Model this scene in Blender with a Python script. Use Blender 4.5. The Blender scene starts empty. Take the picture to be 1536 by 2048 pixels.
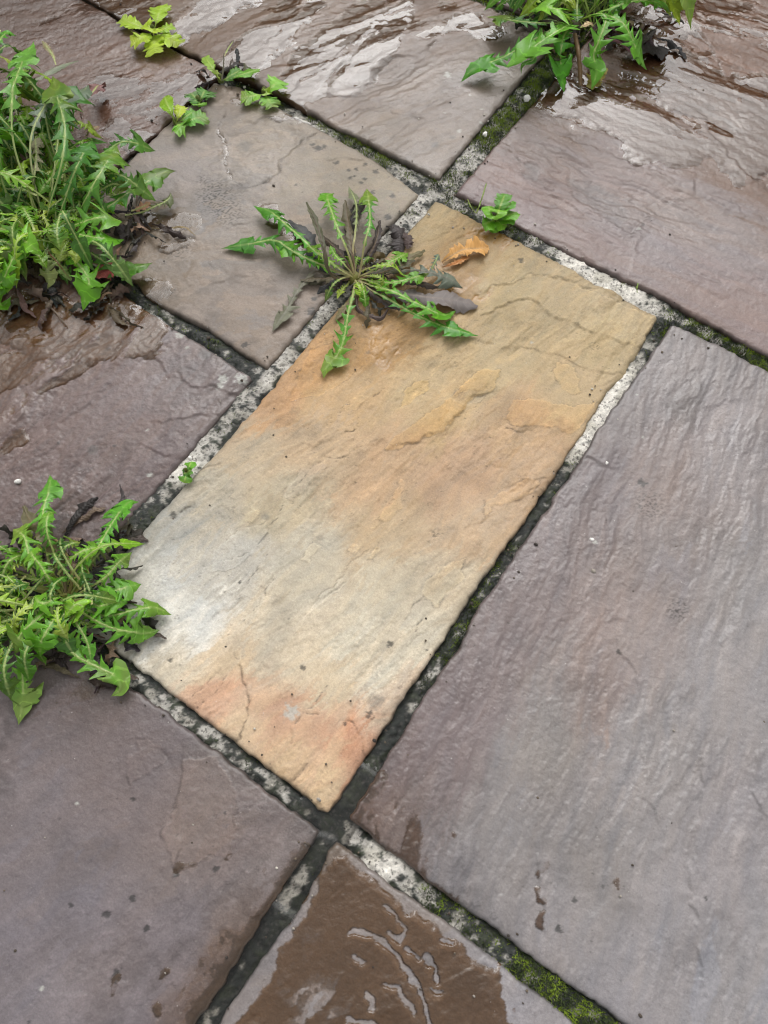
import bpy, math, random
import numpy as np
from mathutils import Matrix, Vector

# ------------------------------------------------------------------ camera, sky, sun, exposure
scene = bpy.context.scene
COL = scene.collection
YAW, TILT, ROLL, CAMH, FPX = 0.5987350508830794, 0.384514497668531, 0.006525708616203574, 0.9, 1500.0


def rot(yaw, pitch, roll):
    cx, sx = math.cos(pitch), math.sin(pitch)
    cz, sz = math.cos(yaw), math.sin(yaw)
    cr, sr = math.cos(roll), math.sin(roll)
    Rx = np.array([[1, 0, 0], [0, cx, -sx], [0, sx, cx]])
    Rz = np.array([[cz, -sz, 0], [sz, cz, 0], [0, 0, 1]])
    Rr = np.array([[cr, -sr, 0], [sr, cr, 0], [0, 0, 1]])
    return Rz @ Rx @ Rr


RC = rot(YAW, TILT, ROLL)
cam_data = bpy.data.cameras.new('camera')
cam = bpy.data.objects.new('camera', cam_data)
COL.objects.link(cam)
M = Matrix([list(r) for r in RC]).to_4x4()
M.translation = Vector((0, 0, CAMH))
cam.matrix_world = M
cam_data.sensor_fit = 'AUTO'
cam_data.sensor_width = 36.0
cam_data.lens = FPX / 2048 * 36.0
cam_data.clip_start = 0.01
cam_data.clip_end = 500
scene.camera = cam

# the brightest part of the cloud cover: where the wet slabs of the far half mirror it
_d = RC @ np.array([860 - 768.0, -(450 - 1024.0), -FPX])
_d = _d / np.linalg.norm(_d)
SUN_EL, SUN_AZ = math.asin(-_d[2]), math.atan2(_d[0], _d[1])
world = bpy.data.worlds.new("World")
scene.world = world
world.use_nodes = True
wn = world.node_tree
wn.nodes.clear()
sky = wn.nodes.new('ShaderNodeTexSky')
sky.sky_type = 'NISHITA'
sky.sun_disc = False
sky.sun_elevation = SUN_EL
sky.sun_rotation = SUN_AZ
sky.air_density = 1.0
sky.dust_density = 4.0
sky.ozone_density = 1.0
hs = wn.nodes.new('ShaderNodeHueSaturation')
hs.inputs['Saturation'].default_value = 0.06
bg = wn.nodes.new('ShaderNodeBackground')
bg.inputs['Strength'].default_value = 0.15
wo = wn.nodes.new('ShaderNodeOutputWorld')
wn.links.new(sky.outputs[0], hs.inputs['Color'])
wn.links.new(hs.outputs[0], bg.inputs['Color'])
wn.links.new(bg.outputs[0], wo.inputs['Surface'])

sun_data = bpy.data.lights.new('sun', 'SUN')
sun_data.energy = 0.56
sun_data.angle = math.radians(60)
sun_data.color = (1.0, 0.975, 0.94)
sun = bpy.data.objects.new('sun', sun_data)
COL.objects.link(sun)
# azimuth in the Sky Texture: 0 = +Y, turning towards +X
sd = Vector((math.sin(SUN_AZ) * math.cos(SUN_EL), math.cos(SUN_AZ) * math.cos(SUN_EL), math.sin(SUN_EL)))
sun.rotation_euler = sd.to_track_quat('Z', 'Y').to_euler()

scene.view_settings.view_transform = 'Standard'
scene.view_settings.look = 'None'
scene.view_settings.exposure = 0.86
scene.view_settings.gamma = 1.0
scene.view_settings.use_curve_mapping = False
scene.render.engine = 'CYCLES'
scene.cycles.use_denoising = True
scene.cycles.denoising_prefilter = 'ACCURATE'
scene.cycles.denoising_input_passes = 'RGB_ALBEDO_NORMAL'
scene.cycles.filter_width = 1.15
scene.cycles.max_bounces = 8
scene.cycles.transparent_max_bounces = 16

# ------------------------------------------------------------------ helpers
def P(px, py, h=0.0):
    """the point of the place at height h that the photograph shows at this pixel"""
    d = RC @ np.array([px - 768.0, -(py - 1024.0), -FPX])
    t = (h - CAMH) / d[2]
    return np.array([d[0] * t, d[1] * t, h])


def G(pts):
    return np.array([P(a, b)[:2] for a, b in pts])


def project(X, Y, Z=0.0):
    q = np.stack([X, Y, np.zeros_like(X) + Z - CAMH], -1) @ RC
    s = -q[..., 2]
    return 768 + FPX * q[..., 0] / s, 1024 - FPX * q[..., 1] / s


def lin(c):
    c = np.asarray(c, float) / 255.0
    return np.where(c <= 0.04045, c / 12.92, ((c + 0.055) / 1.055) ** 2.4)


_r = np.random.RandomState(7)
PERM = np.concatenate([_r.permutation(256)] * 3)
ANG = _r.rand(256) * 2 * math.pi
GX, GY = np.cos(ANG), np.sin(ANG)


def perlin(x, y, seed=0):
    x = x + seed * 17.371
    y = y + seed * 9.733
    xi = np.floor(x).astype(np.int64)
    yi = np.floor(y).astype(np.int64)
    xf, yf = x - xi, y - yi
    u = xf * xf * xf * (xf * (xf * 6 - 15) + 10)
    v = yf * yf * yf * (yf * (yf * 6 - 15) + 10)
    xa, xb = (xi + seed * 31) & 255, (xi + 1 + seed * 31) & 255
    ya, yb = yi & 255, (yi + 1) & 255

    def g(a, b, dx, dy):
        h = PERM[PERM[a] + b]
        return GX[h] * dx + GY[h] * dy
    n00 = g(xa, ya, xf, yf)
    n10 = g(xb, ya, xf - 1, yf)
    n01 = g(xa, yb, xf, yf - 1)
    n11 = g(xb, yb, xf - 1, yf - 1)
    a = n00 + u * (n10 - n00)
    b = n01 + u * (n11 - n01)
    return (a + v * (b - a)) * 1.5


def fbm(x, y, octv=4, seed=0, gain=0.5):
    s, a = 0.0, 1.0
    for o in range(octv):
        s = s + a * perlin(x, y, seed + o * 3)
        x, y, a = x * 2.03, y * 2.03, a * gain
    return s


def sstep(a, b, x):
    t = np.clip((x - a) / (b - a), 0, 1)
    return t * t * (3 - 2 * t)


def poly_dist(X, Y, pl):
    """distance to a polyline, and the side (+ left of its direction)"""
    best = np.full(X.shape, 1e9)
    side = np.zeros(X.shape)
    for (ax, ay), (bx, by) in zip(pl[:-1], pl[1:]):
        dx, dy = bx - ax, by - ay
        L = dx * dx + dy * dy + 1e-12
        t = np.clip(((X - ax) * dx + (Y - ay) * dy) / L, 0, 1)
        ex, ey = X - (ax + t * dx), Y - (ay + t * dy)
        d = np.hypot(ex, ey)
        m = d < best
        best = np.where(m, d, best)
        side = np.where(m, np.sign(dx * ey - dy * ex), side)
    return best, side


def mesh_obj(name, verts, faces, mat, parent=None, cols=None, attrs=None, smooth=True, vec=None):
    me = bpy.data.meshes.new(name)
    verts = np.ascontiguousarray(verts, dtype=np.float32)
    n = len(verts)
    me.vertices.add(n)
    me.vertices.foreach_set('co', verts.ravel())
    if isinstance(faces, np.ndarray):
        k = faces.shape[1]
        m = len(faces)
        me.loops.add(m * k)
        me.loops.foreach_set('vertex_index', faces.astype(np.int32).ravel())
        me.polygons.add(m)
        me.polygons.foreach_set('loop_start', np.arange(0, m * k, k, dtype=np.int32))
        me.polygons.foreach_set('loop_total', np.full(m, k, dtype=np.int32))
    if smooth:
        me.polygons.foreach_set('use_smooth', np.ones(len(me.polygons), dtype=bool))
    if cols is not None:
        ca = me.color_attributes.new('tint', 'FLOAT_COLOR', 'POINT')
        c4 = np.ones((n, 4), dtype=np.float32)
        c4[:, :3] = cols
        ca.data.foreach_set('color', c4.ravel())
    for k_, v_ in (attrs or {}).items():
        at = me.attributes.new(k_, 'FLOAT', 'POINT')
        at.data.foreach_set('value', np.ascontiguousarray(v_, dtype=np.float32))
    if vec is not None:
        at = me.attributes.new('blade', 'FLOAT_VECTOR', 'POINT')
        at.data.foreach_set('vector', np.ascontiguousarray(vec, dtype=np.float32).ravel())
    me.update(calc_edges=True)
    me.materials.append(mat)
    o = bpy.data.objects.new(name, me)
    COL.objects.link(o)
    if parent is not None:
        o.parent = parent
    return o


def tag(o, label=None, cat=None, group=None, kind=None):
    if label: o['label'] = label
    if cat: o['category'] = cat
    if group: o['group'] = group
    if kind: o['kind'] = kind
    return o


def empty(name, loc):
    o = bpy.data.objects.new(name, None)
    o.location = loc
    o.empty_display_size = 0.02
    COL.objects.link(o)
    return o


# ------------------------------------------------------------------ materials
def new_mat(name):
    m = bpy.data.materials.new(name)
    m.use_nodes = True
    nt = m.node_tree
    nt.nodes.clear()
    out = nt.nodes.new('ShaderNodeOutputMaterial')
    return m, nt, out


def node(nt, t, **kw):
    n = nt.nodes.new(t)
    for k, v in kw.items():
        if k.startswith('i_'):
            n.inputs[k[2:].replace('_', ' ')].default_value = v
        else:
            setattr(n, k, v)
    return n


def math_node(nt, op, a, b=None, clamp=False):
    n = nt.nodes.new('ShaderNodeMath')
    n.operation = op
    n.use_clamp = clamp
    for i, v in enumerate((a, b)):
        if v is None: continue
        if isinstance(v, (int, float)): n.inputs[i].default_value = v
        else: nt.links.new(v, n.inputs[i])
    return n.outputs[0]


def stone_material():
    m, nt, out = new_mat('riven_sandstone')
    L = nt.links
    bs = node(nt, 'ShaderNodeBsdfPrincipled')
    L.new(bs.outputs[0], out.inputs[0])
    col = node(nt, 'ShaderNodeVertexColor', layer_name='tint')
    wet = node(nt, 'ShaderNodeAttribute', attribute_name='wet')
    tc = node(nt, 'ShaderNodeTexCoord')
    n1 = node(nt, 'ShaderNodeTexNoise', i_Scale=420.0, i_Detail=3.0, i_Roughness=0.65)
    n2 = node(nt, 'ShaderNodeTexNoise', i_Scale=1300.0, i_Detail=2.0)
    n3 = node(nt, 'ShaderNodeTexNoise', i_Scale=95.0, i_Detail=4.0)
    for n in (n1, n2, n3): L.new(tc.outputs['Object'], n.inputs['Vector'])
    s = math_node(nt, 'ADD', math_node(nt, 'MULTIPLY', n1.outputs[0], 0.62), math_node(nt, 'MULTIPLY', n2.outputs[0], 0.55))
    s = math_node(nt, 'ADD', s, math_node(nt, 'MULTIPLY', n3.outputs[0], 0.26))
    s = math_node(nt, 'ADD', s, 0.285)        # about 1 on average
    mx = node(nt, 'ShaderNodeVectorMath', operation='SCALE')
    L.new(col.outputs[0], mx.inputs[0])
    L.new(s, mx.inputs['Scale'])
    # rare pale quartz grains
    vo = node(nt, 'ShaderNodeTexVoronoi', i_Scale=130.0)
    L.new(tc.outputs['Object'], vo.inputs['Vector'])
    gr = math_node(nt, 'LESS_THAN', vo.outputs['Distance'], 0.10)
    sel = node(nt, 'ShaderNodeSeparateColor')
    L.new(vo.outputs['Color'], sel.inputs[0])
    gr = math_node(nt, 'MULTIPLY', gr, math_node(nt, 'GREATER_THAN', sel.outputs[0], 0.965))
    mg = node(nt, 'ShaderNodeMix', data_type='RGBA')
    L.new(math_node(nt, 'MULTIPLY', gr, 0.35), mg.inputs['Factor'])
    L.new(mx.outputs[0], mg.inputs['A'])
    mg.inputs['B'].default_value = (0.5, 0.48, 0.45, 1)
    L.new(mg.outputs['Result'], bs.inputs['Base Color'])
    ro = node(nt, 'ShaderNodeMapRange')
    ro.inputs['To Min'].default_value = 0.72
    ro.inputs['To Max'].default_value = 0.20
    L.new(wet.outputs['Fac'], ro.inputs['Value'])
    L.new(math_node(nt, 'ADD', ro.outputs[0], math_node(nt, 'MULTIPLY', math_node(nt, 'SUBTRACT', n3.outputs[0], 0.5), 0.35)), bs.inputs['Roughness'])
    bs.inputs['IOR'].default_value = 1.42
    b1 = node(nt, 'ShaderNodeBump', i_Strength=0.5, i_Distance=0.0008)
    L.new(n1.outputs[0], b1.inputs['Height'])
    b2 = node(nt, 'ShaderNodeBump', i_Strength=0.5, i_Distance=0.0022)
    L.new(n3.outputs[0], b2.inputs['Height'])
    L.new(b1.outputs[0], b2.inputs['Normal'])
    L.new(b2.outputs[0], bs.inputs['Normal'])
    return m


def mortar_material():
    m, nt, out = new_mat('mortar')
    L = nt.links
    bs = node(nt, 'ShaderNodeBsdfPrincipled')
    L.new(bs.outputs[0], out.inputs[0])
    col = node(nt, 'ShaderNodeVertexColor', layer_name='tint')
    wet = node(nt, 'ShaderNodeAttribute', attribute_name='wet')
    tc = node(nt, 'ShaderNodeTexCoord')
    n1 = node(nt, 'ShaderNodeTexNoise', i_Scale=700.0, i_Detail=3.0, i_Roughness=0.7)
    vo = node(nt, 'ShaderNodeTexVoronoi', i_Scale=420.0)
    for n in (n1, vo): L.new(tc.outputs['Object'], n.inputs['Vector'])
    s = math_node(nt, 'ADD', math_node(nt, 'MULTIPLY', n1.outputs[0], 1.15), 0.42)
    mx = node(nt, 'ShaderNodeVectorMath', operation='SCALE')
    L.new(col.outputs[0], mx.inputs[0])
    L.new(s, mx.inputs['Scale'])
    sel = node(nt, 'ShaderNodeSeparateColor')
    L.new(vo.outputs['Color'], sel.inputs[0])
    gr = math_node(nt, 'GREATER_THAN', sel.outputs[0], 0.86)
    mg = node(nt, 'ShaderNodeMix', data_type='RGBA')
    L.new(math_node(nt, 'MULTIPLY', gr, 0.6), mg.inputs['Factor'])
    L.new(mx.outputs[0], mg.inputs['A'])
    mg.inputs['B'].default_value = (0.05, 0.045, 0.04, 1)
    L.new(mg.outputs['Result'], bs.inputs['Base Color'])
    ro = node(nt, 'ShaderNodeMapRange')
    ro.inputs['To Min'].default_value = 0.85
    ro.inputs['To Max'].default_value = 0.28
    L.new(wet.outputs['Fac'], ro.inputs['Value'])
    L.new(ro.outputs[0], bs.inputs['Roughness'])
    b1 = node(nt, 'ShaderNodeBump', i_Strength=0.8, i_Distance=0.002)
    L.new(n1.outputs[0], b1.inputs['Height'])
    L.new(b1.outputs[0], bs.inputs['Normal'])
    return m


def water_material():
    m, nt, out = new_mat('standing_water')
    L = nt.links
    tr = node(nt, 'ShaderNodeBsdfTransparent')
    tr.inputs[0].default_value = (0.97, 0.96, 0.94, 1)
    gl = node(nt, 'ShaderNodeBsdfGlossy', i_Roughness=0.02)
    gl.inputs[0].default_value = (1, 1, 1, 1)
    fr = node(nt, 'ShaderNodeFresnel', i_IOR=1.33)
    mx = node(nt, 'ShaderNodeMixShader')
    tc = node(nt, 'ShaderNodeTexCoord')
    n1 = node(nt, 'ShaderNodeTexNoise', i_Scale=55.0, i_Detail=2.0)
    L.new(tc.outputs['Object'], n1.inputs['Vector'])
    b1 = node(nt, 'ShaderNodeBump', i_Strength=0.08, i_Distance=0.002)
    L.new(n1.outputs[0], b1.inputs['Height'])
    L.new(b1.outputs[0], gl.inputs['Normal'])
    L.new(b1.outputs[0], fr.inputs['Normal'])
    L.new(fr.outputs[0], mx.inputs[0])
    L.new(tr.outputs[0], mx.inputs[1])
    L.new(gl.outputs[0], mx.inputs[2])
    L.new(mx.outputs[0], out.inputs[0])
    return m


def leaf_material(name, rough=0.38, transl=0.28, veins=0.35):
    m, nt, out = new_mat(name)
    L = nt.links
    bs = node(nt, 'ShaderNodeBsdfPrincipled', i_Roughness=rough)
    bs.inputs['IOR'].default_value = 1.42
    tl = node(nt, 'ShaderNodeBsdfTranslucent')
    mx = node(nt, 'ShaderNodeMixShader')
    mx.inputs[0].default_value = transl
    col = node(nt, 'ShaderNodeVertexColor', layer_name='tint')
    bl = node(nt, 'ShaderNodeAttribute', attribute_name='blade')
    sp = node(nt, 'ShaderNodeSeparateXYZ')
    L.new(bl.outputs['Vector'], sp.inputs[0])
    tc = node(nt, 'ShaderNodeTexCoord')
    n1 = node(nt, 'ShaderNodeTexNoise', i_Scale=160.0, i_Detail=3.0)
    n2 = node(nt, 'ShaderNodeTexNoise', i_Scale=55.0, i_Detail=2.0)
    L.new(tc.outputs['Object'], n1.inputs['Vector'])
    L.new(tc.outputs['Object'], n2.inputs['Vector'])
    # side veins: u*k - |s|
    v = math_node(nt, 'SUBTRACT', math_node(nt, 'MULTIPLY', sp.outputs['Y'], 15.0), math_node(nt, 'MULTIPLY', math_node(nt, 'ABSOLUTE', sp.outputs['X']), 0.9))
    v = math_node(nt, 'ADD', v, math_node(nt, 'MULTIPLY', n2.outputs[0], 1.2))
    v = math_node(nt, 'ABSOLUTE', math_node(nt, 'SUBTRACT', math_node(nt, 'FRACT', v), 0.5))
    vein = math_node(nt, 'LESS_THAN', v, 0.06)
    s = math_node(nt, 'ADD', math_node(nt, 'MULTIPLY', n2.outputs[0], 0.55), 0.72)
    s = math_node(nt, 'ADD', s, math_node(nt, 'MULTIPLY', vein, veins))
    sc = node(nt, 'ShaderNodeVectorMath', operation='SCALE')
    L.new(col.outputs[0], sc.inputs[0])
    L.new(s, sc.inputs['Scale'])
    L.new(sc.outputs[0], bs.inputs['Base Color'])
    tcol = node(nt, 'ShaderNodeVectorMath', operation='MULTIPLY')
    L.new(sc.outputs[0], tcol.inputs[0])
    tcol.inputs[1].default_value = (1.25, 1.25, 0.7)
    L.new(tcol.outputs[0], tl.inputs[0])
    hgt = math_node(nt, 'ADD', math_node(nt, 'MULTIPLY', n1.outputs[0], 0.6), math_node(nt, 'MULTIPLY', v, 1.0))
    b1 = node(nt, 'ShaderNodeBump', i_Strength=0.45, i_Distance=0.0015)
    L.new(hgt, b1.inputs['Height'])
    L.new(b1.outputs[0], bs.inputs['Normal'])
    L.new(bs.outputs[0], mx.inputs[1])
    L.new(tl.outputs[0], mx.inputs[2])
    L.new(mx.outputs[0], out.inputs[0])
    return m


def plain_material(name, color, rough=0.8, scale=300.0, amount=0.8, attr=False):
    m, nt, out = new_mat(name)
    L = nt.links
    bs = node(nt, 'ShaderNodeBsdfPrincipled', i_Roughness=rough)
    tc = node(nt, 'ShaderNodeTexCoord')
    n1 = node(nt, 'ShaderNodeTexNoise', i_Scale=scale, i_Detail=4.0)
    L.new(tc.outputs['Object'], n1.inputs['Vector'])
    s = math_node(nt, 'ADD', math_node(nt, 'MULTIPLY', n1.outputs[0], amount), 1 - amount / 2)
    sc = node(nt, 'ShaderNodeVectorMath', operation='SCALE')
    if attr:
        col = node(nt, 'ShaderNodeVertexColor', layer_name='tint')
        L.new(col.outputs[0], sc.inputs[0])
    else:
        sc.inputs[0].default_value = color
    L.new(s, sc.inputs['Scale'])
    L.new(sc.outputs[0], bs.inputs['Base Color'])
    b1 = node(nt, 'ShaderNodeBump', i_Strength=0.4, i_Distance=0.002)
    L.new(n1.outputs[0], b1.inputs['Height'])
    L.new(b1.outputs[0], bs.inputs['Normal'])
    L.new(bs.outputs[0], out.inputs[0])
    return m


STONE = stone_material()
MORTAR = mortar_material()
WATER = water_material()
LEAF = leaf_material('green_leaf')
DEAD = leaf_material('withered_leaf', rough=0.55, transl=0.1, veins=0.15)
MOSS = plain_material('moss', (1, 1, 1), 0.8, 500, 0.6, attr=True)
BED = plain_material('sand_bed', (0.08, 0.075, 0.065), 0.9, 60)
EARTH = plain_material('garden_ground', (0.07, 0.075, 0.045), 0.95, 8)
PEBBLE = plain_material('pebble_stone', (0.62, 0.6, 0.56), 0.6, 220, 0.5)

# ------------------------------------------------------------------ ground and bed
def sheet(name, x0, x1, y0, y1, z, mat, nx=2, ny=2, parent=None):
    xs, ys = np.linspace(x0, x1, nx), np.linspace(y0, y1, ny)
    X, Y = np.meshgrid(xs, ys)
    v = np.stack([X, Y, np.full_like(X, z)], -1).reshape(-1, 3)
    i = np.arange((ny - 1) * nx).reshape(ny - 1, nx)[:, :-1].ravel()
    return mesh_obj(name, v, np.stack([i, i + 1, i + nx + 1, i + nx], 1), mat, parent)


tag(sheet('ground', -60, 60, -60, 60, -0.05, EARTH, 9, 9), 'dark bare garden ground around the patio', kind='structure')
pavement = sheet('pavement', -2.4, 1.7, -1.3, 2.7, -0.03, BED)
tag(pavement, 'wet patio of riven sandstone slabs with mortar joints', kind='structure')

# ------------------------------------------------------------------ slabs
K_ALB = 0.62            # photograph value -> base colour of the stone


def edge_profile(pts, axis, fixed):
    """traced pixels of one edge -> function offset(t) along the edge"""
    if not pts:
        return lambda t: np.full_like(t, fixed)
    g = G(pts)
    o = np.argsort(g[:, axis])
    a, b = g[o, axis], g[o, 1 - axis]
    a = np.concatenate([[a[0] - 0.15], a, [a[-1] + 0.15]])
    b = np.concatenate([[fixed], b, [fixed]])
    return lambda t: np.interp(t, a, b)


def samples(lo, hi, olo, ohi, ax):
    t, out = lo, []
    o = np.linspace(olo, ohi, 60)
    while t < hi:
        out.append(t)
        X, Y = (np.full_like(o, t), o) if ax == 0 else (o, np.full_like(o, t))
        px, py = project(X, Y)
        ok = (px > -40) & (px < 1576) & (py > -40) & (py < 2088)
        if ok.any():
            d = np.sqrt(X[ok] ** 2 + Y[ok] ** 2 + CAMH ** 2).min()
            st = min(1.30 * d / 750.0, 0.0042)
        else:
            st = 0.012
        if t - lo < 0.008 or hi - t < 0.010: st = min(st, 0.0016)
        t += st
    out.append(hi)
    return np.array(out)


def ctrl_color(X, Y, pts, s=0.030, warp=0.02, seed=0, th=0.0, aniso=1.0):
    g = G([(a, b) for a, b, _ in pts])
    c = np.array([lin(k) for _, _, k in pts])
    wx = X + warp * fbm(X * 9, Y * 9, 6, seed + 50, 0.58)
    wy = Y + warp * fbm(X * 9, Y * 9, 6, seed + 71, 0.58)
    ca, sa = math.cos(th), math.sin(th)
    num = np.zeros(X.shape + (3,))
    den = np.zeros(X.shape)
    for (gx, gy), cc in zip(g, c):
        dx, dy = wx - gx, wy - gy
        du, dv = (dx * ca + dy * sa) / aniso, -dx * sa + dy * ca
        w = 1.0 / (du * du + dv * dv + s * s) ** 2.2
        num += w[..., None] * cc
        den += w
    c = num / den[..., None]
    g = c @ np.array([0.3, 0.55, 0.15])
    return g[..., None] + (c - g[..., None]) * 0.86


SLABS = {}


def poly_sd(X, Y, g):
    g = np.concatenate([g, g[:1]])
    d, _ = poly_dist(X, Y, g)
    inside = np.zeros(X.shape, bool)
    for (ax, ay), (bx, by) in zip(g[:-1], g[1:]):
        if abs(by - ay) < 1e-9: continue
        inside ^= ((ay > Y) != (by > Y)) & (X < (bx - ax) * (Y - ay) / (by - ay) + ax)
    return np.where(inside, d, -d)


def slab(key, rect, edges, pts, th, seed, label, relief=1.0, stretch=(5, 15), wet=0.45, step=0.0008, levels=5.0,
         ledges=(), cracks=(), spots=(), pale=(), films=(), tilt=(0, 0), dz=0.0, film_t=0.0012, fine=1.0, pool=None, flat=0.0, gain=(1, 1, 1), flake=0.0006, layer=1.0, lipk=0.22, film_mesh=True, flakes=(), cs=0.026, sky_squiggles=(), polys=()):
    x0, x1, y0, y1 = rect
    eL = edge_profile(edges.get('L'), 1, x0)
    eR = edge_profile(edges.get('R'), 1, x1)
    eB = edge_profile(edges.get('B'), 0, y0)
    eT = edge_profile(edges.get('T'), 0, y1)
    us = samples(x0, x1, y0, y1, 0)
    vs = samples(y0, y1, x0, x1, 1)
    nx, ny = len(us), len(vs)
    U, V = np.meshgrid((us - x0) / (x1 - x0), (vs - y0) / (y1 - y0))
    XS, YS = np.meshgrid(us, vs)

    def rag(t, s):
        return 0.0019 * fbm(t * 52, np.full_like(t, s * 7.7 + seed), 4, seed + s) + 0.0014 * fbm(t * 9, np.full_like(t, s * 3.1), 2, seed + s + 9)
    Lx = eL(vs) + rag(vs, 1)
    Rx = eR(vs) + rag(vs, 2)
    By = eB(us) + rag(us, 3)
    Ty = eT(us) + rag(us, 4)
    # keep the edges' influence to the outer centimetres so the inner grid stays regular
    X = XS + (Lx - x0)[:, None] * np.exp(-(XS - x0) / 0.04) + (Rx - x1)[:, None] * np.exp(-(x1 - XS) / 0.04)
    Y = YS + (By - y0)[None, :] * np.exp(-(YS - y0) / 0.04) + (Ty - y1)[None, :] * np.exp(-(y1 - YS) / 0.04)
    dE = np.minimum(np.minimum(XS - x0, x1 - XS), np.minimum(YS - y0, y1 - YS))
    # rounded corners
    rc = 0.004 + 0.003 * ((seed * 37) % 5) / 5
    cx = np.clip(XS, x0 + rc, x1 - rc)
    cy = np.clip(YS, y0 + rc, y1 - rc)
    ex, ey = XS - cx, YS - cy
    dd = np.hypot(ex, ey)
    mxx = np.maximum(np.abs(ex), np.abs(ey))
    f = np.where(dd > 1e-9, mxx / np.maximum(dd, 1e-9), 1)
    both = (np.abs(ex) > 1e-9) & (np.abs(ey) > 1e-9)
    X = np.where(both, X + ex * (f - 1), X)
    Y = np.where(both, Y + ey * (f - 1), Y)

    # relief -------------------------------------------------------
    ca, sa = math.cos(th), math.sin(th)
    wx = X + 0.010 * fbm(X * 7, Y * 7, 3, seed + 1)
    wy = Y + 0.010 * fbm(X * 7, Y * 7, 3, seed + 2)
    u, v = wx * ca + wy * sa, -wx * sa + wy * ca
    macro = 0.0015 * fbm(X * 3.1, Y * 3.1, 2, seed + 3)
    lay = fbm(u * stretch[0], v * stretch[1], 8, seed + 4, 0.54)
    reg = sstep(-0.35, 0.45, fbm(X * 4.5, Y * 4.5, 2, seed + 5))
    t = lay * levels
    fl = np.floor(t)
    fr = t - fl
    terr = fl + sstep(0.465, 0.535, fr) * 0.9 + 0.1 * fr
    h = macro + relief * (0.35 + 0.65 * reg) * step * terr
    lay_s = fbm(u * stretch[0], v * stretch[1], 2, seed + 4, 0.54)
    smooth_h = macro + relief * (0.35 + 0.65 * reg) * step * (lay_s * levels * 0.55 - 0.1)
    rip = fbm(u * stretch[0] * 7, v * stretch[1] * 5, 4, seed + 6)
    # smaller flakes broken out of the layers
    lay2 = fbm(u * stretch[0] * 3.1, v * stretch[1] * 2.6, 6, seed + 31, 0.55) * 3.0
    fr2 = lay2 - np.floor(lay2)
    reg2 = sstep(-0.35, 0.4, fbm(X * 9, Y * 9, 3, seed + 33))
    h = h + relief * flake * reg2 * (np.floor(lay2) + sstep(0.45, 0.55, fr2))
    h = h + fine * relief * 0.00022 * rip * (0.4 + reg)
    h = h + fine * 0.00020 * fbm(X * 170, Y * 170, 4, seed + 8, 0.6)
    xm, ym = (x0 + x1) / 2, (y0 + y1) / 2
    pl = tilt[0] * (X - xm) + tilt[1] * (Y - ym) + dz
    # traced ledges and cracks
    jx = X + 0.0030 * fbm(X * 60, Y * 60, 3, seed + 11)
    jy = Y + 0.0030 * fbm(X * 60, Y * 60, 3, seed + 12)
    crk = np.zeros_like(X)
    cvar = fbm(X * 42, Y * 42, 3, seed + 35)
    cvar2, cvar3 = fbm(X * 24, Y * 24, 3, seed + 38), fbm(X * 24, Y * 24, 3, seed + 39)

    def around(g, m):
        return np.where((X > g[:, 0].min() - m) & (X < g[:, 0].max() + m) & (Y > g[:, 1].min() - m) & (Y < g[:, 1].max() + m))
    for pts_, H in ledges:
        g = G(pts_)
        ix = around(g, 0.06)
        if not len(ix[0]): continue
        d, sd_ = poly_dist(jx[ix] + 0.006 * cvar2[ix], jy[ix] + 0.006 * cvar3[ix], g)
        sgn = d * sd_
        st = sstep(-0.0012, 0.0012, sgn) - 0.5
        h[ix] += H * st * np.exp(-d / 0.016) * sstep(-0.75, 0.1, cvar[ix])
        crk[ix] = np.maximum(crk[ix], 0.30 * sstep(-0.3, 0.5, cvar[ix]) * np.exp(-(d / 0.0009) ** 2))
    for pts_, W in cracks:
        g = G(pts_)
        ix = around(g, 0.02)
        if not len(ix[0]): continue
        d, sd_ = poly_dist(jx[ix], jy[ix], g)
        e = np.exp(-(d / (0.0009 * W * (0.75 + 0.5 * cvar[ix]).clip(0.3, 1.5))) ** 2)
        h[ix] -= 0.0011 * W * e
        h[ix] += 0.0005 * W * np.exp(-(d / 0.006)) * sd_
        crk[ix] = np.maximum(crk[ix], 0.62 * e * sstep(-0.6, 0.4, cvar[ix]))
    fl_tint = np.ones(X.shape + (3,))
    for fp, fh, ft in flakes:
        g = G(fp)
        ix = around(g, 0.03)
        if not len(ix[0]): continue
        sdv = poly_sd(jx[ix] + 0.004 * cvar2[ix], jy[ix] + 0.004 * cvar3[ix], g) + 0.0016 * fbm(X[ix] * 120, Y[ix] * 120, 3, seed + 44)
        m_ = sstep(-0.0006, 0.0006, sdv)
        h[ix] += fh * m_
        fl_tint[ix] *= 1 + (np.array(ft) - 1) * m_[:, None]
        lip_ = np.exp(-((sdv - 0.0012) / 0.0012) ** 2)
        fl_tint[ix] *= (1 + 0.13 * lip_)[:, None]
        crk[ix] = np.maximum(crk[ix], 0.38 * np.exp(-((sdv + 0.0008) / 0.0008) ** 2) * sstep(-0.5, 0.4, cvar[ix]))
    # dressed edge
    en = 0.0028 + 0.0018 * fbm(X * 30, Y * 30, 2, seed + 13)
    edge = -0.0030 * np.exp(-dE / np.maximum(0.55 * en, 0.0007)) - 0.0007 * np.exp(-dE / 0.010)
    z = h + pl + edge

    # colour -------------------------------------------------------
    fli = fl.astype(int)
    rb = np.random.RandomState(seed).rand(64)
    l2 = np.floor(lay2).astype(int)
    ox = 0.030 * layer * ((rb[(fli * 3 + 1) & 63] - 0.5) + 0.6 * reg2 * (rb[(l2 * 9 + 2) & 63] - 0.5))
    oy = 0.060 * layer * ((rb[(fli * 5 + 8) & 63] - 0.5) + 0.6 * reg2 * (rb[(l2 * 3 + 17) & 63] - 0.5))
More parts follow.
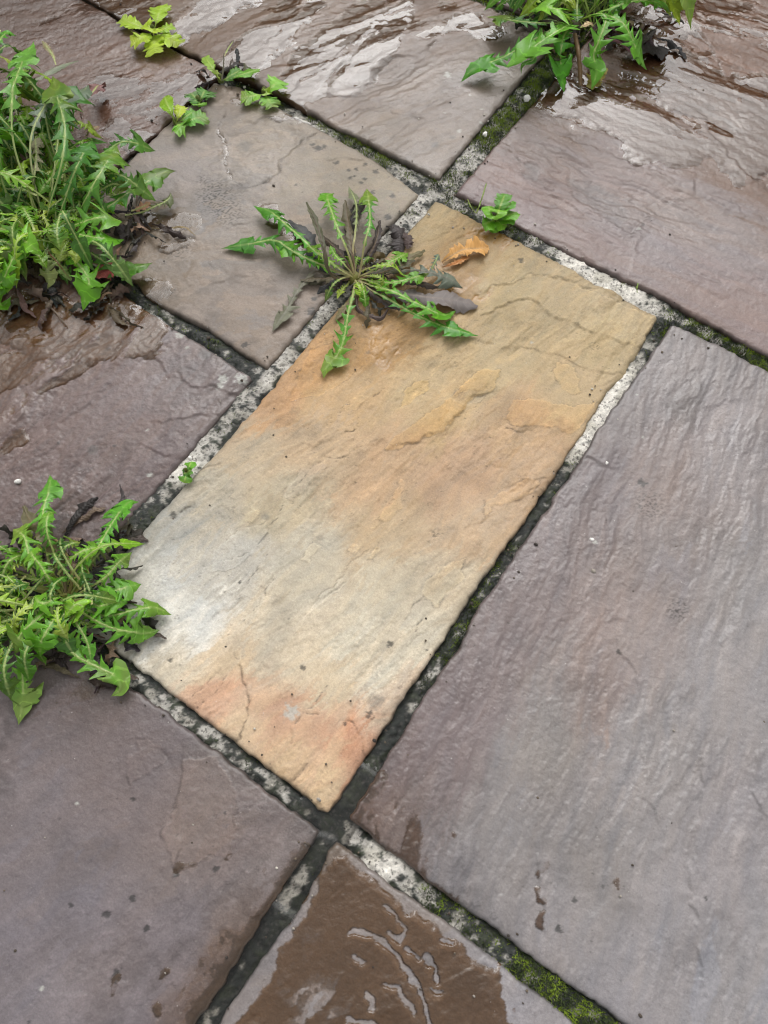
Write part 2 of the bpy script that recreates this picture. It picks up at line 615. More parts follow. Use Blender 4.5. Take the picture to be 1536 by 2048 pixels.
    col = ctrl_color(X + ox, Y + oy, pts, s=cs, seed=seed, th=th, aniso=1.5, warp=0.016) * np.array(gain)
    lt = rb[fli & 63] - 0.5
    lt2 = rb[(fli * 7 + 3) & 63] - 0.5
    streak = fbm(u * stretch[0] * 2.2, v * stretch[1] * 3, 5, seed + 14)
    mott = fbm(X * 45, Y * 45, 4, seed + 15)
    lt3 = rb[(np.floor(lay2).astype(int) * 5 + 11) & 63] - 0.5
    br = 1 + 0.20 * lt * (0.4 + reg) + 0.16 * lt3 * reg2 + 0.075 * streak + 0.06 * mott
    col = col * br[..., None]
    col = col * (1 + np.stack([0.05 * lt2 + 0.025 * streak, 0 * lt2, -0.07 * lt2 - 0.03 * streak], -1))
    col = col * fl_tint
    # pale lips where a layer breaks off
    lip = np.exp(-((fr - 0.60) / 0.035) ** 2) * (0.3 + reg)
    col = col * (1 + 0.14 * lip)[..., None]
    dk = lin((70, 62, 55))
    lipd = np.exp(-((fr - 0.46) / 0.025) ** 2) * reg * sstep(0.0, 0.5, fbm(X * 25, Y * 25, 3, seed + 16))
    crk = np.maximum(crk, lipk * lipd)
    col = col * (1 - crk)[..., None] + (dk * 0.7) * crk[..., None]
    for sx, sy, r, kind in spots:
        g = P(sx, sy)
        rr = r * CAMH / FPX * 1.15
        ix = np.where((np.abs(X - g[0]) < rr * 3) & (np.abs(Y - g[1]) < rr * 3))
        if not len(ix[0]): continue
        d = np.hypot(X[ix] - g[0], Y[ix] - g[1]) / rr
        nz = fbm(X[ix] * 220, Y[ix] * 220, 3, seed + 17)
        if kind == 'd':
            a = 0.74 * sstep(1.15, 0.7, d + 0.65 * nz)
            cc = lin((52, 52, 50)) * 0.7
        elif kind == 's':
            a = 0.62 * sstep(1.9, 0.3, d) * sstep(0.05, 0.35, fbm(X[ix] * 300, Y[ix] * 300, 3, seed + 18))
            cc = lin((55, 52, 48)) * 0.7
        elif kind == 'g':
            a = 0.45 * sstep(1.4, 0.4, d + 0.4 * nz)
            cc = lin((110, 112, 110)) * 0.8
        elif kind == 'm':
            a = 0.30 * sstep(1.6, 0.2, d + 0.5 * nz)
            cc = lin((85, 78, 74)) * 0.8
        else:
            a = 0.75 * sstep(1.2, 0.6, d + 0.7 * nz)
            cc = lin((205, 205, 195)) * 0.9
        col[ix] = col[ix] * (1 - a[:, None]) + cc * a[:, None]
        if kind == 'p': pass
    # pits, grit and scuffs
    sp = perlin(X * 210 + 3, Y * 210, seed + 40)
    sp2 = perlin(X * 330, Y * 330, seed + 41)
    rgn = sstep(-0.2, 0.6, fbm(X * 7, Y * 7, 3, seed + 42))
    a = 0.5 * sstep(0.70, 0.80, sp) * (0.25 + 0.75 * rgn)
    col = col * (1 - a)[..., None] + lin((60, 54, 48)) * 0.7 * a[..., None]
    a = 0.22 * sstep(0.66, 0.8, sp2) * (1 - rgn)
    col = col * (1 - a)[..., None] + lin((205, 198, 188)) * 0.8 * a[..., None]
    stain = sstep(0.25, 0.9, fbm(X * 11, Y * 11, 5, seed + 43))
    col = col * (1 - 0.16 * stain)[..., None]
    # wet films ----------------------------------------------------
    fm = np.zeros_like(X)
    for fpts, r, amt in films:
        g = G(fpts) if len(fpts) > 1 else np.repeat(G(fpts), 2, 0) + np.array([[0, 0], [1e-5, 0]])
        d, _ = poly_dist(jx, jy, g)
        rr = r * CAMH / FPX * 1.2
        fm = np.maximum(fm, amt * sstep(1.25, 0.6, d / rr + 0.28 * fbm(X * 16, Y * 16, 4, seed + 19)))
    for pp in polys:
        sdist = poly_sd(jx, jy, G(pp)) + 0.004 * fbm(X * 30, Y * 30, 5, seed + 36, 0.6)
        fm = np.maximum(fm, sstep(-0.003, 0.007, sdist))
    for fpts, r in sky_squiggles:  # squiggles of reflected sky, painted by letting grey stone colour show through
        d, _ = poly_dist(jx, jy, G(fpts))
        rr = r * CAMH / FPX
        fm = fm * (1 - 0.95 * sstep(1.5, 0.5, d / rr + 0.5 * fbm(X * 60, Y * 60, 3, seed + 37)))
    level = smooth_h + pl + film_t * (fm * 1.6 - 1.0) + 0.00022 * fbm(u * 16, v * 40, 2, seed + 20)
    if flat:
        sel = fm > 0.6
        h_flat = 0.35
        lv = np.percentile((z)[sel], 99.3) if sel.any() else 0.0
        level = level * (1 - flat) + flat * (lv + 0.0045 * (fm - 1.0) + 0.00025 * fbm(X * 14, Y * 14, 2, seed + 34))
    depth = level - z
    sub = sstep(-0.0004, 0.0007, depth) * (fm > 0.01)
    wetv = np.clip(wet + 0.25 * fbm(X * 6, Y * 6, 3, seed + 21) + 0.6 * sub + 0.3 * fm, 0, 1)
    dsat = 0.80 - 0.0 * sub
    satc = col * np.array([0.80, 0.70, 0.60]) if pool is None else (lin(pool) * br[..., None] * 0.85)
    wk = ((0.75 if pool is None else 0.92) * sub)[..., None]
    col = col * (1 - wk) + satc * wk
    # soil-stained rim along the joints
    rim = np.exp(-dE / (0.004 + 0.002 * mott)) * (0.45 + 0.4 * fbm(X * 20, Y * 20, 3, seed + 22))
    rim = np.clip(rim, 0, 0.7)
    col = col * (1 - rim)[..., None] + lin((52, 50, 42)) * 0.7 * rim[..., None]
    col = np.clip(col * K_ALB, 0.004, 0.8)

    verts = np.stack([X, Y, z], -1).reshape(-1, 3)
    I = np.arange(nx * ny).reshape(ny, nx)
    a, b, c, d = I[:-1, :-1].ravel(), I[:-1, 1:].ravel(), I[1:, 1:].ravel(), I[1:, :-1].ravel()
    faces = np.stack([a, b, c, d], 1)
    ring = np.concatenate([I[0, :-1], I[:-1, -1], I[-1, :0:-1], I[:0:-1, 0]])
    rv = verts[ring].copy()
    n0 = len(verts)
    skirts, sf, prev = [], [], ring
    cen = np.array([xm, ym])
    k = len(ring)
    tt = np.arange(k) * 0.013
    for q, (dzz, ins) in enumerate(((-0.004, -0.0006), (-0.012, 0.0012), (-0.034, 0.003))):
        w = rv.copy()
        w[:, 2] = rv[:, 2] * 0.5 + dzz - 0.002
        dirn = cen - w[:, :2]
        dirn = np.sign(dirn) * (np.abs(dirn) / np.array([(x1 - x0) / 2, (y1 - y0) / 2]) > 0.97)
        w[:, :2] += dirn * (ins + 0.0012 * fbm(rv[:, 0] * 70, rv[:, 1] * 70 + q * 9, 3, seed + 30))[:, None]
        idx = n0 + q * k + np.arange(k)
        sf.append(np.stack([prev, idx, np.roll(idx, -1), np.roll(prev, -1)], 1))
        skirts.append(w)
        prev = idx
    verts = np.concatenate([verts] + skirts)
    faces = np.concatenate([faces] + sf)
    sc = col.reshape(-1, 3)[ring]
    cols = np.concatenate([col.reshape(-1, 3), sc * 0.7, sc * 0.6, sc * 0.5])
    wv = np.concatenate([wetv.ravel(), np.tile(wetv.ravel()[ring], 3)])
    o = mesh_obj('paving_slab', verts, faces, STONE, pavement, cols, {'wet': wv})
    if label: o['label'] = label
    SLABS[key] = (X, Y, z)
    # water film object
    if films and film_mesh:
        dm = (depth > 0.00022) & (fm > 0.02)
        cell = dm[:-1, :-1] | dm[1:, :-1] | dm[:-1, 1:] | dm[1:, 1:]
        if cell.sum() > 40:
            wz = np.where(depth > 0, level, np.minimum(level, z - 0.0001))
            wv_ = np.stack([X, Y, wz], -1).reshape(-1, 3)
            fc = faces[:len(a)][cell.ravel()]
            used, inv = np.unique(fc.ravel(), return_inverse=True)
            w = mesh_obj('puddle', wv_[used], inv.reshape(-1, 4), WATER)
            tag(w, 'shallow rain water lying on the ' + (label or 'outer paving slab'), kind='structure')
    return o


A_DIR = math.pi / 2         # along the long joints

slab('buff', (-0.443, -0.051, -0.034, 0.780),
     dict(L=[(840, 435), (700, 590), (600, 705), (535, 785), (430, 905), (255, 1092)],
          R=[(1315, 637), (1278, 700), (1248, 750), (1222, 775), (1190, 825), (1163, 872), (1138, 905), (1088, 980), (1008, 1100), (953, 1175), (873, 1300), (828, 1365), (765, 1460), (735, 1508)],
          T=[(872, 397), (1120, 525), (1313, 633)], B=[(640, 1620), (385, 1420), (295, 1350), (225, 1297)]),
     [(870, 430, (174, 151, 108)), (960, 470, (166, 137, 90)), (900, 560, (160, 127, 78)), (1010, 590, (174, 152, 108)), (1150, 600, (177, 155, 115)), (1280, 640, (182, 160, 120)),
      (1200, 690, (181, 159, 117)), (620, 720, (190, 147, 94)), (760, 700, (172, 132, 74)), (700, 650, (165, 130, 80)), (540, 800, (195, 152, 104)), (700, 800, (190, 156, 108)), (850, 760, (188, 162, 118)),
      (1000, 740, (184, 161, 119)), (1150, 780, (188, 163, 122)), (900, 820, (188, 158, 110)), (1050, 860, (190, 156, 114)), (620, 900, (188, 162, 128)), (480, 920, (185, 165, 135)),
      (750, 950, (188, 155, 117)), (900, 960, (184, 151, 117)), (1050, 960, (188, 155, 117)), (400, 1000, (176, 166, 146)), (560, 1030, (180, 165, 136)), (750, 1080, (184, 158, 121)),
      (950, 1080, (188, 160, 126)), (320, 1080, (168, 165, 156)), (300, 1180, (202, 199, 191)), (450, 1150, (186, 180, 168)), (600, 1150, (188, 177, 155)), (750, 1200, (194, 181, 156)),
      (900, 1200, (189, 173, 147)), (300, 1260, (216, 212, 202)), (400, 1260, (218, 215, 207)), (550, 1260, (205, 191, 167)), (700, 1290, (206, 194, 170)), (850, 1290, (200, 188, 165)),
      (340, 1340, (205, 191, 167)), (450, 1335, (210, 186, 152)), (600, 1340, (207, 190, 162)), (750, 1370, (203, 194, 173)), (640, 1385, (206, 187, 156)), (430, 1425, (204, 160, 127)), (560, 1440, (198, 154, 121)),
      (640, 1470, (197, 149, 114)), (700, 1480, (194, 138, 101)), (760, 1430, (200, 176, 150)), (690, 1420, (202, 170, 138)), (480, 1490, (206, 178, 143)), (620, 1510, (204, 170, 135)), (720, 1535, (190, 140, 106)), (560, 1550, (200, 170, 131)),
      (640, 1590, (204, 175, 136)), (150, 1220, (170, 162, 150))],
     math.radians(82), 3, 'buff yellow slab banded with cream and rust', gain=(1.17, 1.145, 1.09), cs=0.014, lipk=0.42, flake=0.0007, layer=0.7, pool=(178, 132, 62), film_mesh=False,
     flakes=[([(803, 785), (825, 765), (858, 757), (855, 780), (830, 800), (798, 812)], .0008, (1.10, 1.04, .88)), ([(768, 900), (800, 870), (860, 830), (905, 790), (960, 745), (1000, 735), (985, 780), (945, 800), (918, 828), (878, 868), (828, 882), (790, 900)], .0011, (1.09, 1.01, .86)),
             ([(1098, 745), (1110, 725), (1150, 735), (1160, 760), (1150, 785), (1120, 775)], .0008, (1.07, 1.03, .95)), ([(1033, 800), (1080, 800), (1140, 810), (1190, 805), (1170, 850), (1140, 865), (1080, 855), (1020, 850), (1010, 830)], .0009, (1.08, 1.02, .92)),
             ([(963, 1040), (990, 1010), (1025, 1000), (1068, 985), (1080, 965), (1060, 960), (1010, 985), (970, 1000)], .0009, (1.07, 1.04, .98)), ([(605, 1258), (610, 1235), (645, 1210), (690, 1170), (720, 1145), (748, 1100), (735, 1098), (700, 1140), (660, 1175), (640, 1190), (620, 1225)], -.0008, (1.05, 1.07, 1.10)),
             ([(600, 1120), (612, 1100), (628, 1085), (640, 1095), (618, 1125)], .0006, (1.08, 1.07, 1.05)), ([(705, 1115), (714, 1100), (708, 1086), (695, 1102)], .0006, (1.1, 1.08, 1.05)), ([(490, 1030), (505, 1018), (522, 1025), (510, 1047), (492, 1045)], .0006, (1.08, 1.07, 1.04)), ([(733, 1122), (748, 1090), (757, 1095), (745, 1127)], .0006, (1.1, 1.08, 1.04)),
             ([(895, 802), (930, 788), (978, 781), (965, 802), (940, 817)], -.0006, (.90, .94, 1.03)), ([(690, 812), (720, 788), (737, 795), (720, 817), (700, 824)], .0006, (1.06, 1.06, 1.04)), ([(950, 640), (1028, 600), (1063, 598), (1168, 655), (1285, 697), (1310, 640), (1148, 565), (1063, 550), (983, 575)], .0005, (1.03, 1.03, 1.03)),
             ([(560, 985), (600, 945), (640, 925), (655, 935), (620, 965), (580, 1000)], .0006, (.97, .98, 1.03)), ([(780, 1000), (800, 960), (810, 965), (800, 1010), (770, 1040), (755, 1035)], .0006, (1.06, 1.03, .97)), ([(1180, 880), (1215, 800), (1250, 760), (1240, 830), (1200, 895)], .0006, (1.04, 1.02, .96)),
             ([(620, 700), (700, 670), (760, 680), (720, 740), (640, 790), (580, 800)], -.0004, (1.02, .98, .90)), ([(430, 1100), (480, 1060), (540, 1050), (520, 1090), (470, 1130), (420, 1150)], .0005, (.98, 1.0, 1.03)), ([(840, 1180), (880, 1130), (930, 1120), (920, 1165), (870, 1210)], .0005, (1.05, 1.03, .98))], relief=1.0, stretch=(5, 19), wet=0.12, step=0.0009, levels=3.4,
     ledges=[([(983, 625), (1028, 600), (1063, 598), (1108, 630), (1168, 655), (1218, 670), (1285, 697)], 0.0022),
             ([(948, 595), (983, 575), (1018, 570), (1063, 550), (1093, 557), (1148, 565), (1183, 575)], 0.0020),
             ([(958, 680), (988, 685), (1018, 700), (1048, 690), (1113, 710), (1178, 740), (1243, 745)], 0.0016),
             ([(803, 785), (825, 765), (858, 760), (853, 780), (798, 812)], 0.0012),
             ([(788, 895), (828, 880), (878, 865), (918, 825), (943, 800), (978, 785)], 0.0018),
             ([(605, 1255), (615, 1235), (645, 1210), (670, 1175), (720, 1145), (745, 1100)], 0.0014),
             ([(822, 495), (848, 487), (874, 479), (890, 466), (906, 456)], 0.0014),
             ([(963, 1040), (993, 1030), (1023, 1000), (1068, 980)], 0.0014), ([(1038, 970), (1088, 960)], 0.0012),
             ([(1000, 1120), (1040, 1060), (1075, 1000)], 0.0011), ([(913, 479), (934, 466), (961, 461)], 0.0012)],
     cracks=[([(655, 915), (685, 917), (705, 905), (722, 893)], 1.0), ([(615, 950), (580, 985), (565, 1015), (540, 1060), (500, 1105), (445, 1120)], 0.8),
             ([(557, 1140), (530, 1185), (505, 1220)], 0.9), ([(537, 1110), (500, 1160), (472, 1197)], 0.9),
             ([(480, 1330), (485, 1365), (500, 1400), (492, 1440), (475, 1480)], 1.3), ([(480, 1332), (487, 1305)], 0.9), ([(480, 1325), (465, 1310)], 0.8), ([(465, 1315), (440, 1345), (415, 1365), (385, 1395)], 0.8),
             ([(455, 1350), (430, 1385), (392, 1418)], 0.7), ([(682, 1442), (705, 1445), (720, 1480), (732, 1510)], 1.0), ([(637, 1427), (605, 1430), (587, 1450), (580, 1485)], 1.0), ([(655, 1370), (630, 1405), (610, 1425)], 0.6),
             ([(620, 1520), (590, 1560)], 0.8), ([(1013, 855), (1028, 862), (1063, 860)], 1.1), ([(395, 940), (420, 935), (440, 925)], 0.6), ([(350, 1040), (368, 1018), (378, 1015)], 0.8), ([(345, 1080), (365, 1070)], 0.6),
             ([(810, 1240), (825, 1215), (850, 1190)], 0.7), ([(830, 1265), (845, 1235)], 0.7), ([(370, 1325), (385, 1300)], 0.6), ([(780, 770), (740, 800), (690, 810)], 0.5), ([(690, 865), (710, 857)], 1.2)],
     spots=[(780, 1288, 6, 'd'), (605, 1335, 5, 'd'), (1043, 520, 6, 'd'), (738, 1430, 7, 'd'), (345, 1030, 6, 'd'), (870, 1068, 9, 's'), (1190, 690, 9, 's'), (582, 1425, 13, 'w'), (752, 1404, 15, 'g'), (532, 1034, 7, 'g'),
            (480, 1165, 3, 'd'), (855, 1300, 3, 'd'), (340, 1320, 4, 'd'), (737, 705, 5, 'g'), (1064, 684, 3, 'w'), (690, 1448, 3, 'd'), (230, 1290, 40, 'm'), (290, 1235, 30, 'm'), (860, 1010, 4, 's'), (640, 1075, 8, 'm'), (920, 790, 12, 'm')],
     films=[([(850, 540), (905, 560), (960, 580)], 32, 0.75), ([(755, 660), (752, 695), (770, 730)], 14, 1.0), ([(740, 655), (790, 700)], 9, 0.8), ([(960, 470), (1000, 480)], 26, 0.7)], film_t=0.0008)

slab('right', (-0.031, 0.58, -0.024, 0.781),
     dict(L=[(1343, 650), (1288, 730), (1213, 835), (1163, 915), (1133, 960), (1088, 1025), (1018, 1125), (958, 1215), (913, 1300), (888, 1330), (768, 1525), (705, 1630)],
          T=[(1345, 648), (1440, 690), (1536, 742)], B=[(700, 1640), (893, 1790), (1250, 2048)]),
     [(1400, 720, (148, 141, 141)), (1250, 800, (140, 132, 132)), (1450, 900, (156, 148, 148)), (1200, 950, (137, 126, 127)), (1350, 1050, (149, 139, 137)), (1100, 1100, (139, 127, 127)), (1500, 1150, (157, 152, 152)),
      (1000, 1250, (140, 127, 127)), (1250, 1250, (156, 146, 144)), (1450, 1350, (159, 154, 155)), (900, 1450, (139, 125, 126)), (1100, 1450, (149, 144, 142)), (1300, 1500, (162, 157, 157)),
      (800, 1550, (128, 113, 113)), (745, 1610, (118, 98, 90)), (790, 1660, (128, 112, 106)), (1000, 1650, (149, 144, 144)), (1200, 1700, (156, 151, 151)), (1450, 1650, (161, 156, 159)), (900, 1750, (141, 137, 141)), (1100, 1850, (153, 148, 150)),
      (1350, 1850, (158, 154, 157)), (1200, 1980, (153, 150, 155)), (1480, 1980, (163, 160, 163)), (1220, 1230, (158, 140, 134)), (1195, 1360, (158, 142, 137)), (1330, 960, (154, 140, 136))],  # lower right kept paler: sky sheen put into the stone colour
     math.radians(100), 11, 'largest grey lilac slab with rippled streaks', gain=(0.94, 0.918, 0.897), relief=0.95, stretch=(4.6, 20), wet=0.72, step=0.0010, levels=2.4, flake=0.0005, layer=0.7,
     ledges=[([(1523, 1500), (1508, 1540), (1513, 1615), (1540, 1640)], 0.0020), ([(1408, 1540), (1403, 1625), (1388, 1700), (1378, 1750), (1393, 1850), (1403, 1950)], 0.0024),
             ([(1293, 1605), (1318, 1665), (1323, 1705)], 0.0016), ([(1078, 1730), (1083, 1765), (1078, 1800), (1088, 1845), (1083, 1885)], 0.0018), ([(1250, 1310), (1268, 1340), (1275, 1380)], 0.0014),
             ([(1460, 1230), (1445, 1300), (1430, 1360)], 0.0014), ([(1170, 1290), (1200, 1255), (1235, 1240)], 0.0012), ([(1380, 1190), (1360, 1260), (1370, 1300)], 0.0012), ([(1180, 920), (1215, 930)], 0.0014)],
     spots=[(1284, 966, 9, 'd'), (1298, 1010, 26, 's'), (1238, 1305, 5, 'd'), (1150, 1800, 4, 'd'), (1118, 1857, 6, 'd'), (1355, 1220, 20, 's'), (1190, 1085, 4, 'w'), (1215, 825, 2, 'w'), (1285, 875, 2, 'w'), (1273, 790, 3, 'w'), (1410, 1797, 3, 'd')],
     films=[([(735, 1590), (765, 1645), (790, 1680)], 36, 0.47), ([(820, 1700), (845, 1760), (880, 1790)], 24, 0.55), ([(1095, 1728), (1080, 1745)], 5, 0.9), ([(1076, 1780), (1082, 1800), (1088, 1802)], 6, 0.9), ([(1084, 1830), (1080, 1850)], 5, 0.8), ([(905, 1665), (910, 1672)], 4, 0.8), ([(1229, 1762), (1235, 1776)], 3.5, 0.8)], tilt=(0.0, 0.0), dz=0.001, film_t=0.0009, pool=(114, 86, 68))

slab('topright', (-0.420, 0.62, 0.808, 1.64),
     dict(L=[(910, 385), (1018, 260), (1088, 180)], B=[(910, 385), (978, 417), (1033, 452), (1218, 545), (1328, 595), (1508, 695)]),
     [(950, 370, (130, 113, 112)), (1050, 430, (132, 115, 116)), (1200, 500, (137, 123, 123)), (1300, 480, (138, 128, 130)), (1450, 600, (140, 126, 126)), (1450, 450, (142, 135, 137)), (1100, 300, (128, 116, 114)),
      (1250, 330, (134, 124, 126)), (1150, 230, (112, 92, 80)), (1300, 150, (112, 86, 70)), (1450, 100, (120, 91, 73)), (1250, 250, (122, 106, 100)), (1400, 250, (124, 106, 97)), (1500, 350, (120, 97, 83)),
      (1500, 250, (122, 100, 88)), (1400, 30, (118, 90, 72)), (1510, 650, (140, 124, 124)), (1360, 420, (142, 132, 130))],
     math.radians(2), 23, 'purple brown slab under a wide sheet of rain water', gain=(1.0, 0.89, 0.81), flakes=[([(1048, 335), (1055, 318), (1080, 335), (1075, 360), (1050, 358)], -.0006, (.90, .97, 1.0)), ([(1130, 355), (1180, 360), (1240, 395), (1260, 440), (1235, 455), (1190, 420), (1150, 395)], -.0006, (.94, 1.0, 1.03)), ([(1268, 500), (1300, 430), (1350, 395), (1420, 400), (1500, 450), (1530, 520), (1440, 560), (1330, 540)], -.0006, (.98, 1.0, 1.02))],
     relief=1.0, stretch=(3.0, 15), wet=0.62, step=0.0011, levels=3.0,
     ledges=[([(1140, 277), (1183, 290), (1208, 302), (1248, 320), (1298, 340), (1348, 357)], -0.0026), ([(1388, 370), (1388, 385), (1433, 395), (1483, 420), (1513, 435)], -0.0026),
             ([(1403, 220), (1423, 265), (1458, 310), (1493, 345), (1533, 380)], -0.0030), ([(1023, 295), (1040, 325), (1043, 350), (1078, 360), (1108, 390), (1148, 400), (1193, 425), (1228, 460)], 0.0012),
             ([(1348, 395), (1293, 435), (1268, 470), (1258, 520)], 0.0014), ([(1400, 60), (1438, 120), (1478, 135), (1470, 190)], 0.0016)],
     cracks=[([(1408, 75), (1438, 120), (1455, 170)], 1.0), ([(1350, 35), (1400, 65), (1440, 100)], 0.8)],
     spots=[(1286, 450, 5, 'g'), (1278, 459, 4, 'w'), (1489, 540, 6, 'm')],
     films=[([(1150, 190), (1250, 230), (1330, 290)], 95, 1.0), ([(1330, 130), (1420, 200), (1500, 300)], 110, 1.0), ([(1250, 60), (1400, 20), (1536, 60)], 80, 0.9), ([(1536, 200), (1580, 330)], 90, 1.0)], film_t=0.0021, pool=(112, 79, 56), flake=0.0003)

slab('topmid', (-1.36, -0.461, 0.818, 1.205),
     dict(R=[(876, 356), (985, 225), (1085, 110)], B=[(876, 356), (765, 300), (550, 185), (415, 120), (245, 37)]),
     [(350, 50, (116, 96, 78)), (500, 60, (116, 95, 79)), (600, 120, (124, 106, 94)), (700, 100, (130, 119, 113)), (850, 60, (132, 121, 115)), (900, 30, (118, 98, 84)), (700, 200, (136, 126, 120)), (850, 200, (140, 132, 127)),
      (950, 180, (137, 129, 125)), (850, 300, (144, 137, 131)), (600, 170, (126, 112, 103)), (480, 20, (112, 92, 74)), (760, 260, (140, 132, 124)), (640, 60, (122, 105, 93)), (1020, 100, (128, 117, 108))],
     math.radians(62), 37, 'grey brown slab crossed by long diagonal water streaks', gain=(1.05, 0.955, 0.87), relief=1.2, stretch=(2.8, 13), wet=0.6, step=0.0012, levels=3.2,
     ledges=[([(765, 55), (700, 85), (640, 135), (575, 185)], 0.0028), ([(725, 160), (690, 190), (650, 200), (605, 200)], 0.0022), ([(793, 112), (833, 107), (863, 85), (888, 55), (908, 35)], 0.0022),
             ([(768, 210), (798, 230), (843, 237)], 0.0016), ([(853, 220), (885, 200)], 0.0014), ([(778, 285), (805, 260)], 0.0014), ([(560, 60), (520, 95), (490, 130)], 0.0024), ([(640, 20), (590, 60), (540, 110)], 0.0022), ([(470, 20), (440, 50), (400, 80)], 0.0020)],
     spots=[(895, 150, 9, 'w'), (775, 86, 4, 'w'), (962, 245, 4, 'w'), (918, 262, 6, 'w'), (940, 190, 4, 'w'), (963, 218, 4, 'w'), (905, 275, 7, 'g'), (890, 225, 3, 'w'), (795, 300, 8, 'm'), (870, 290, 10, 'g')],
     films=[([(740, 20), (660, 100), (590, 180)], 62, 1.0), ([(620, 0), (520, 90), (470, 140)], 60, 1.0), ([(470, -10), (360, 50)], 60, 0.9), ([(800, 10), (760, 90), (690, 170)], 45, 1.0), ([(850, 60), (900, 30), (980, 60)], 50, 0.8), ([(200, -20), (320, 40)], 60, 0.9)], film_t=0.0019, pool=(110, 81, 58), flake=0.0003)

slab('mid', (-0.885, -0.470, 0.385, 0.790),
     dict(L=[], T=[(430, 165), (480, 170), (565, 220), (700, 290), (765, 330), (838, 385)], B=[(530, 735), (415, 658), (300, 600), (270, 565)], R=[(838, 387), (740, 495), (640, 610), (530, 740)]),
     [(400, 250, (150, 138, 126)), (350, 350, (148, 137, 130)), (500, 350, (150, 140, 129)), (650, 350, (150, 139, 122)), (750, 380, (152, 141, 120)), (450, 450, (140, 131, 123)), (600, 500, (149, 135, 121)), (350, 520, (142, 131, 121)),
      (450, 600, (145, 132, 121)), (550, 680, (140, 126, 113)), (290, 450, (138, 122, 102)), (480, 200, (140, 124, 108)), (560, 230, (148, 136, 120)), (330, 470, (132, 114, 94)), (440, 410, (134, 128, 124)), (680, 430, (150, 137, 122)), (300, 560, (128, 112, 94)), (650, 620, (138, 124, 112))],
     math.radians(40), 41, 'grey beige slab dotted with black lichen spots', gain=(1.1, 1.06, 1.02), relief=0.8, stretch=(5, 9), wet=0.4, step=0.0009, flake=0.0004, levels=3.6,
     ledges=[([(450, 225), (435, 260), (455, 290), (452, 325), (465, 365), (495, 377), (530, 365), (560, 345), (565, 320), (600, 285), (635, 265)], -0.0026), ([(500, 245), (540, 235), (575, 240)], 0.0016),
             ([(430, 565), (450, 560), (470, 555), (500, 552)], 0.0014), ([(360, 595), (380, 570)], 0.0016), ([(530, 580), (537, 560)], 0.0014), ([(650, 320), (690, 312), (730, 320)], 0.0012), ([(470, 445), (500, 440)], 0.0012)],
     cracks=[([(450, 225), (436, 260), (455, 290), (452, 325), (465, 365), (495, 377), (530, 365), (560, 345)], 1.3), ([(560, 345), (566, 315), (600, 285), (637, 263)], 1.3)],
     spots=[(635, 297, 9, 'd'), (648, 294, 6, 'd'), (625, 290, 5, 'd'), (673, 325, 7, 'd'), (700, 355, 5, 'd'), (708, 352, 4, 'd'), (721, 365, 5, 'd'), (729, 358, 5, 'd'), (697, 340, 5, 'd'), (712, 338, 5, 'd'), (730, 328, 6, 'd'), (745, 385, 6, 'd'), (776, 435, 9, 'd'), (785, 392, 6, 'd'), (593, 370, 4, 'd'), (752, 342, 7, 'd'),
            (628, 596, 7, 'd'), (622, 623, 10, 'd'), (440, 405, 42, 's'), (425, 385, 30, 's'), (460, 430, 26, 's'), (405, 360, 12, 's'), (340, 590, 18, 'm'), (345, 582, 14, 's'), (490, 690, 8, 'd'), (545, 237, 5, 'd'), (490, 290, 18, 'g'), (505, 680, 14, 'm'), (440, 640, 26, 'm'), (360, 500, 26, 's'), (470, 560, 16, 'm')],
     films=[([(290, 440), (340, 450), (380, 445)], 34, 0.95), ([(335, 490), (370, 480)], 18, 0.9), ([(290, 570), (330, 580)], 30, 0.9), ([(432, 258), (450, 292), (447, 330), (462, 364)], 6, 0.85), ([(470, 200), (560, 235), (620, 245)], 15, 0.8), ([(540, 420), (560, 450), (640, 520)], 22, 0.75), ([(400, 200), (370, 250)], 24, 0.5)], film_t=0.0010, pool=(124, 103, 82))

slab('topleft', (-1.50, -0.895, 0.385, 0.800),
     dict(R=[(437, 150), (415, 165), (320, 260), (255, 310)], T=[(437, 150), (415, 130), (240, 42), (180, 5)]),
     [(150, 60, (104, 86, 78)), (250, 130, (112, 93, 83)), (300, 220, (108, 86, 75)), (50, 40, (96, 82, 75)), (380, 150, (118, 101, 93)), (220, 230, (107, 83, 70)), (180, 20, (100, 86, 80)), (330, 120, (118, 102, 94)), (250, 290, (100, 78, 66)), (60, 300, (100, 80, 68))],
     math.radians(62), 53, 'dark chocolate brown slab, wet and smooth', gain=(1.02, 0.82, 0.69), relief=0.6, stretch=(3.5, 15), wet=0.75, step=0.0008, levels=3.5,
     spots=[(370, 127, 3, 'd'), (385, 148, 3, 'w'), (390, 155, 2, 'w')], ledges=[([(330, 225), (300, 250), (270, 262)], 0.0010), ([(370, 165), (340, 190)], 0.0010)],
     films=[([(200, 180), (300, 200), (380, 170)], 60, 0.75), ([(60, 80), (160, 40)], 60, 0.6), ([(230, 260), (270, 280)], 40, 0.9)], film_t=0.0009, pool=(100, 70, 54))

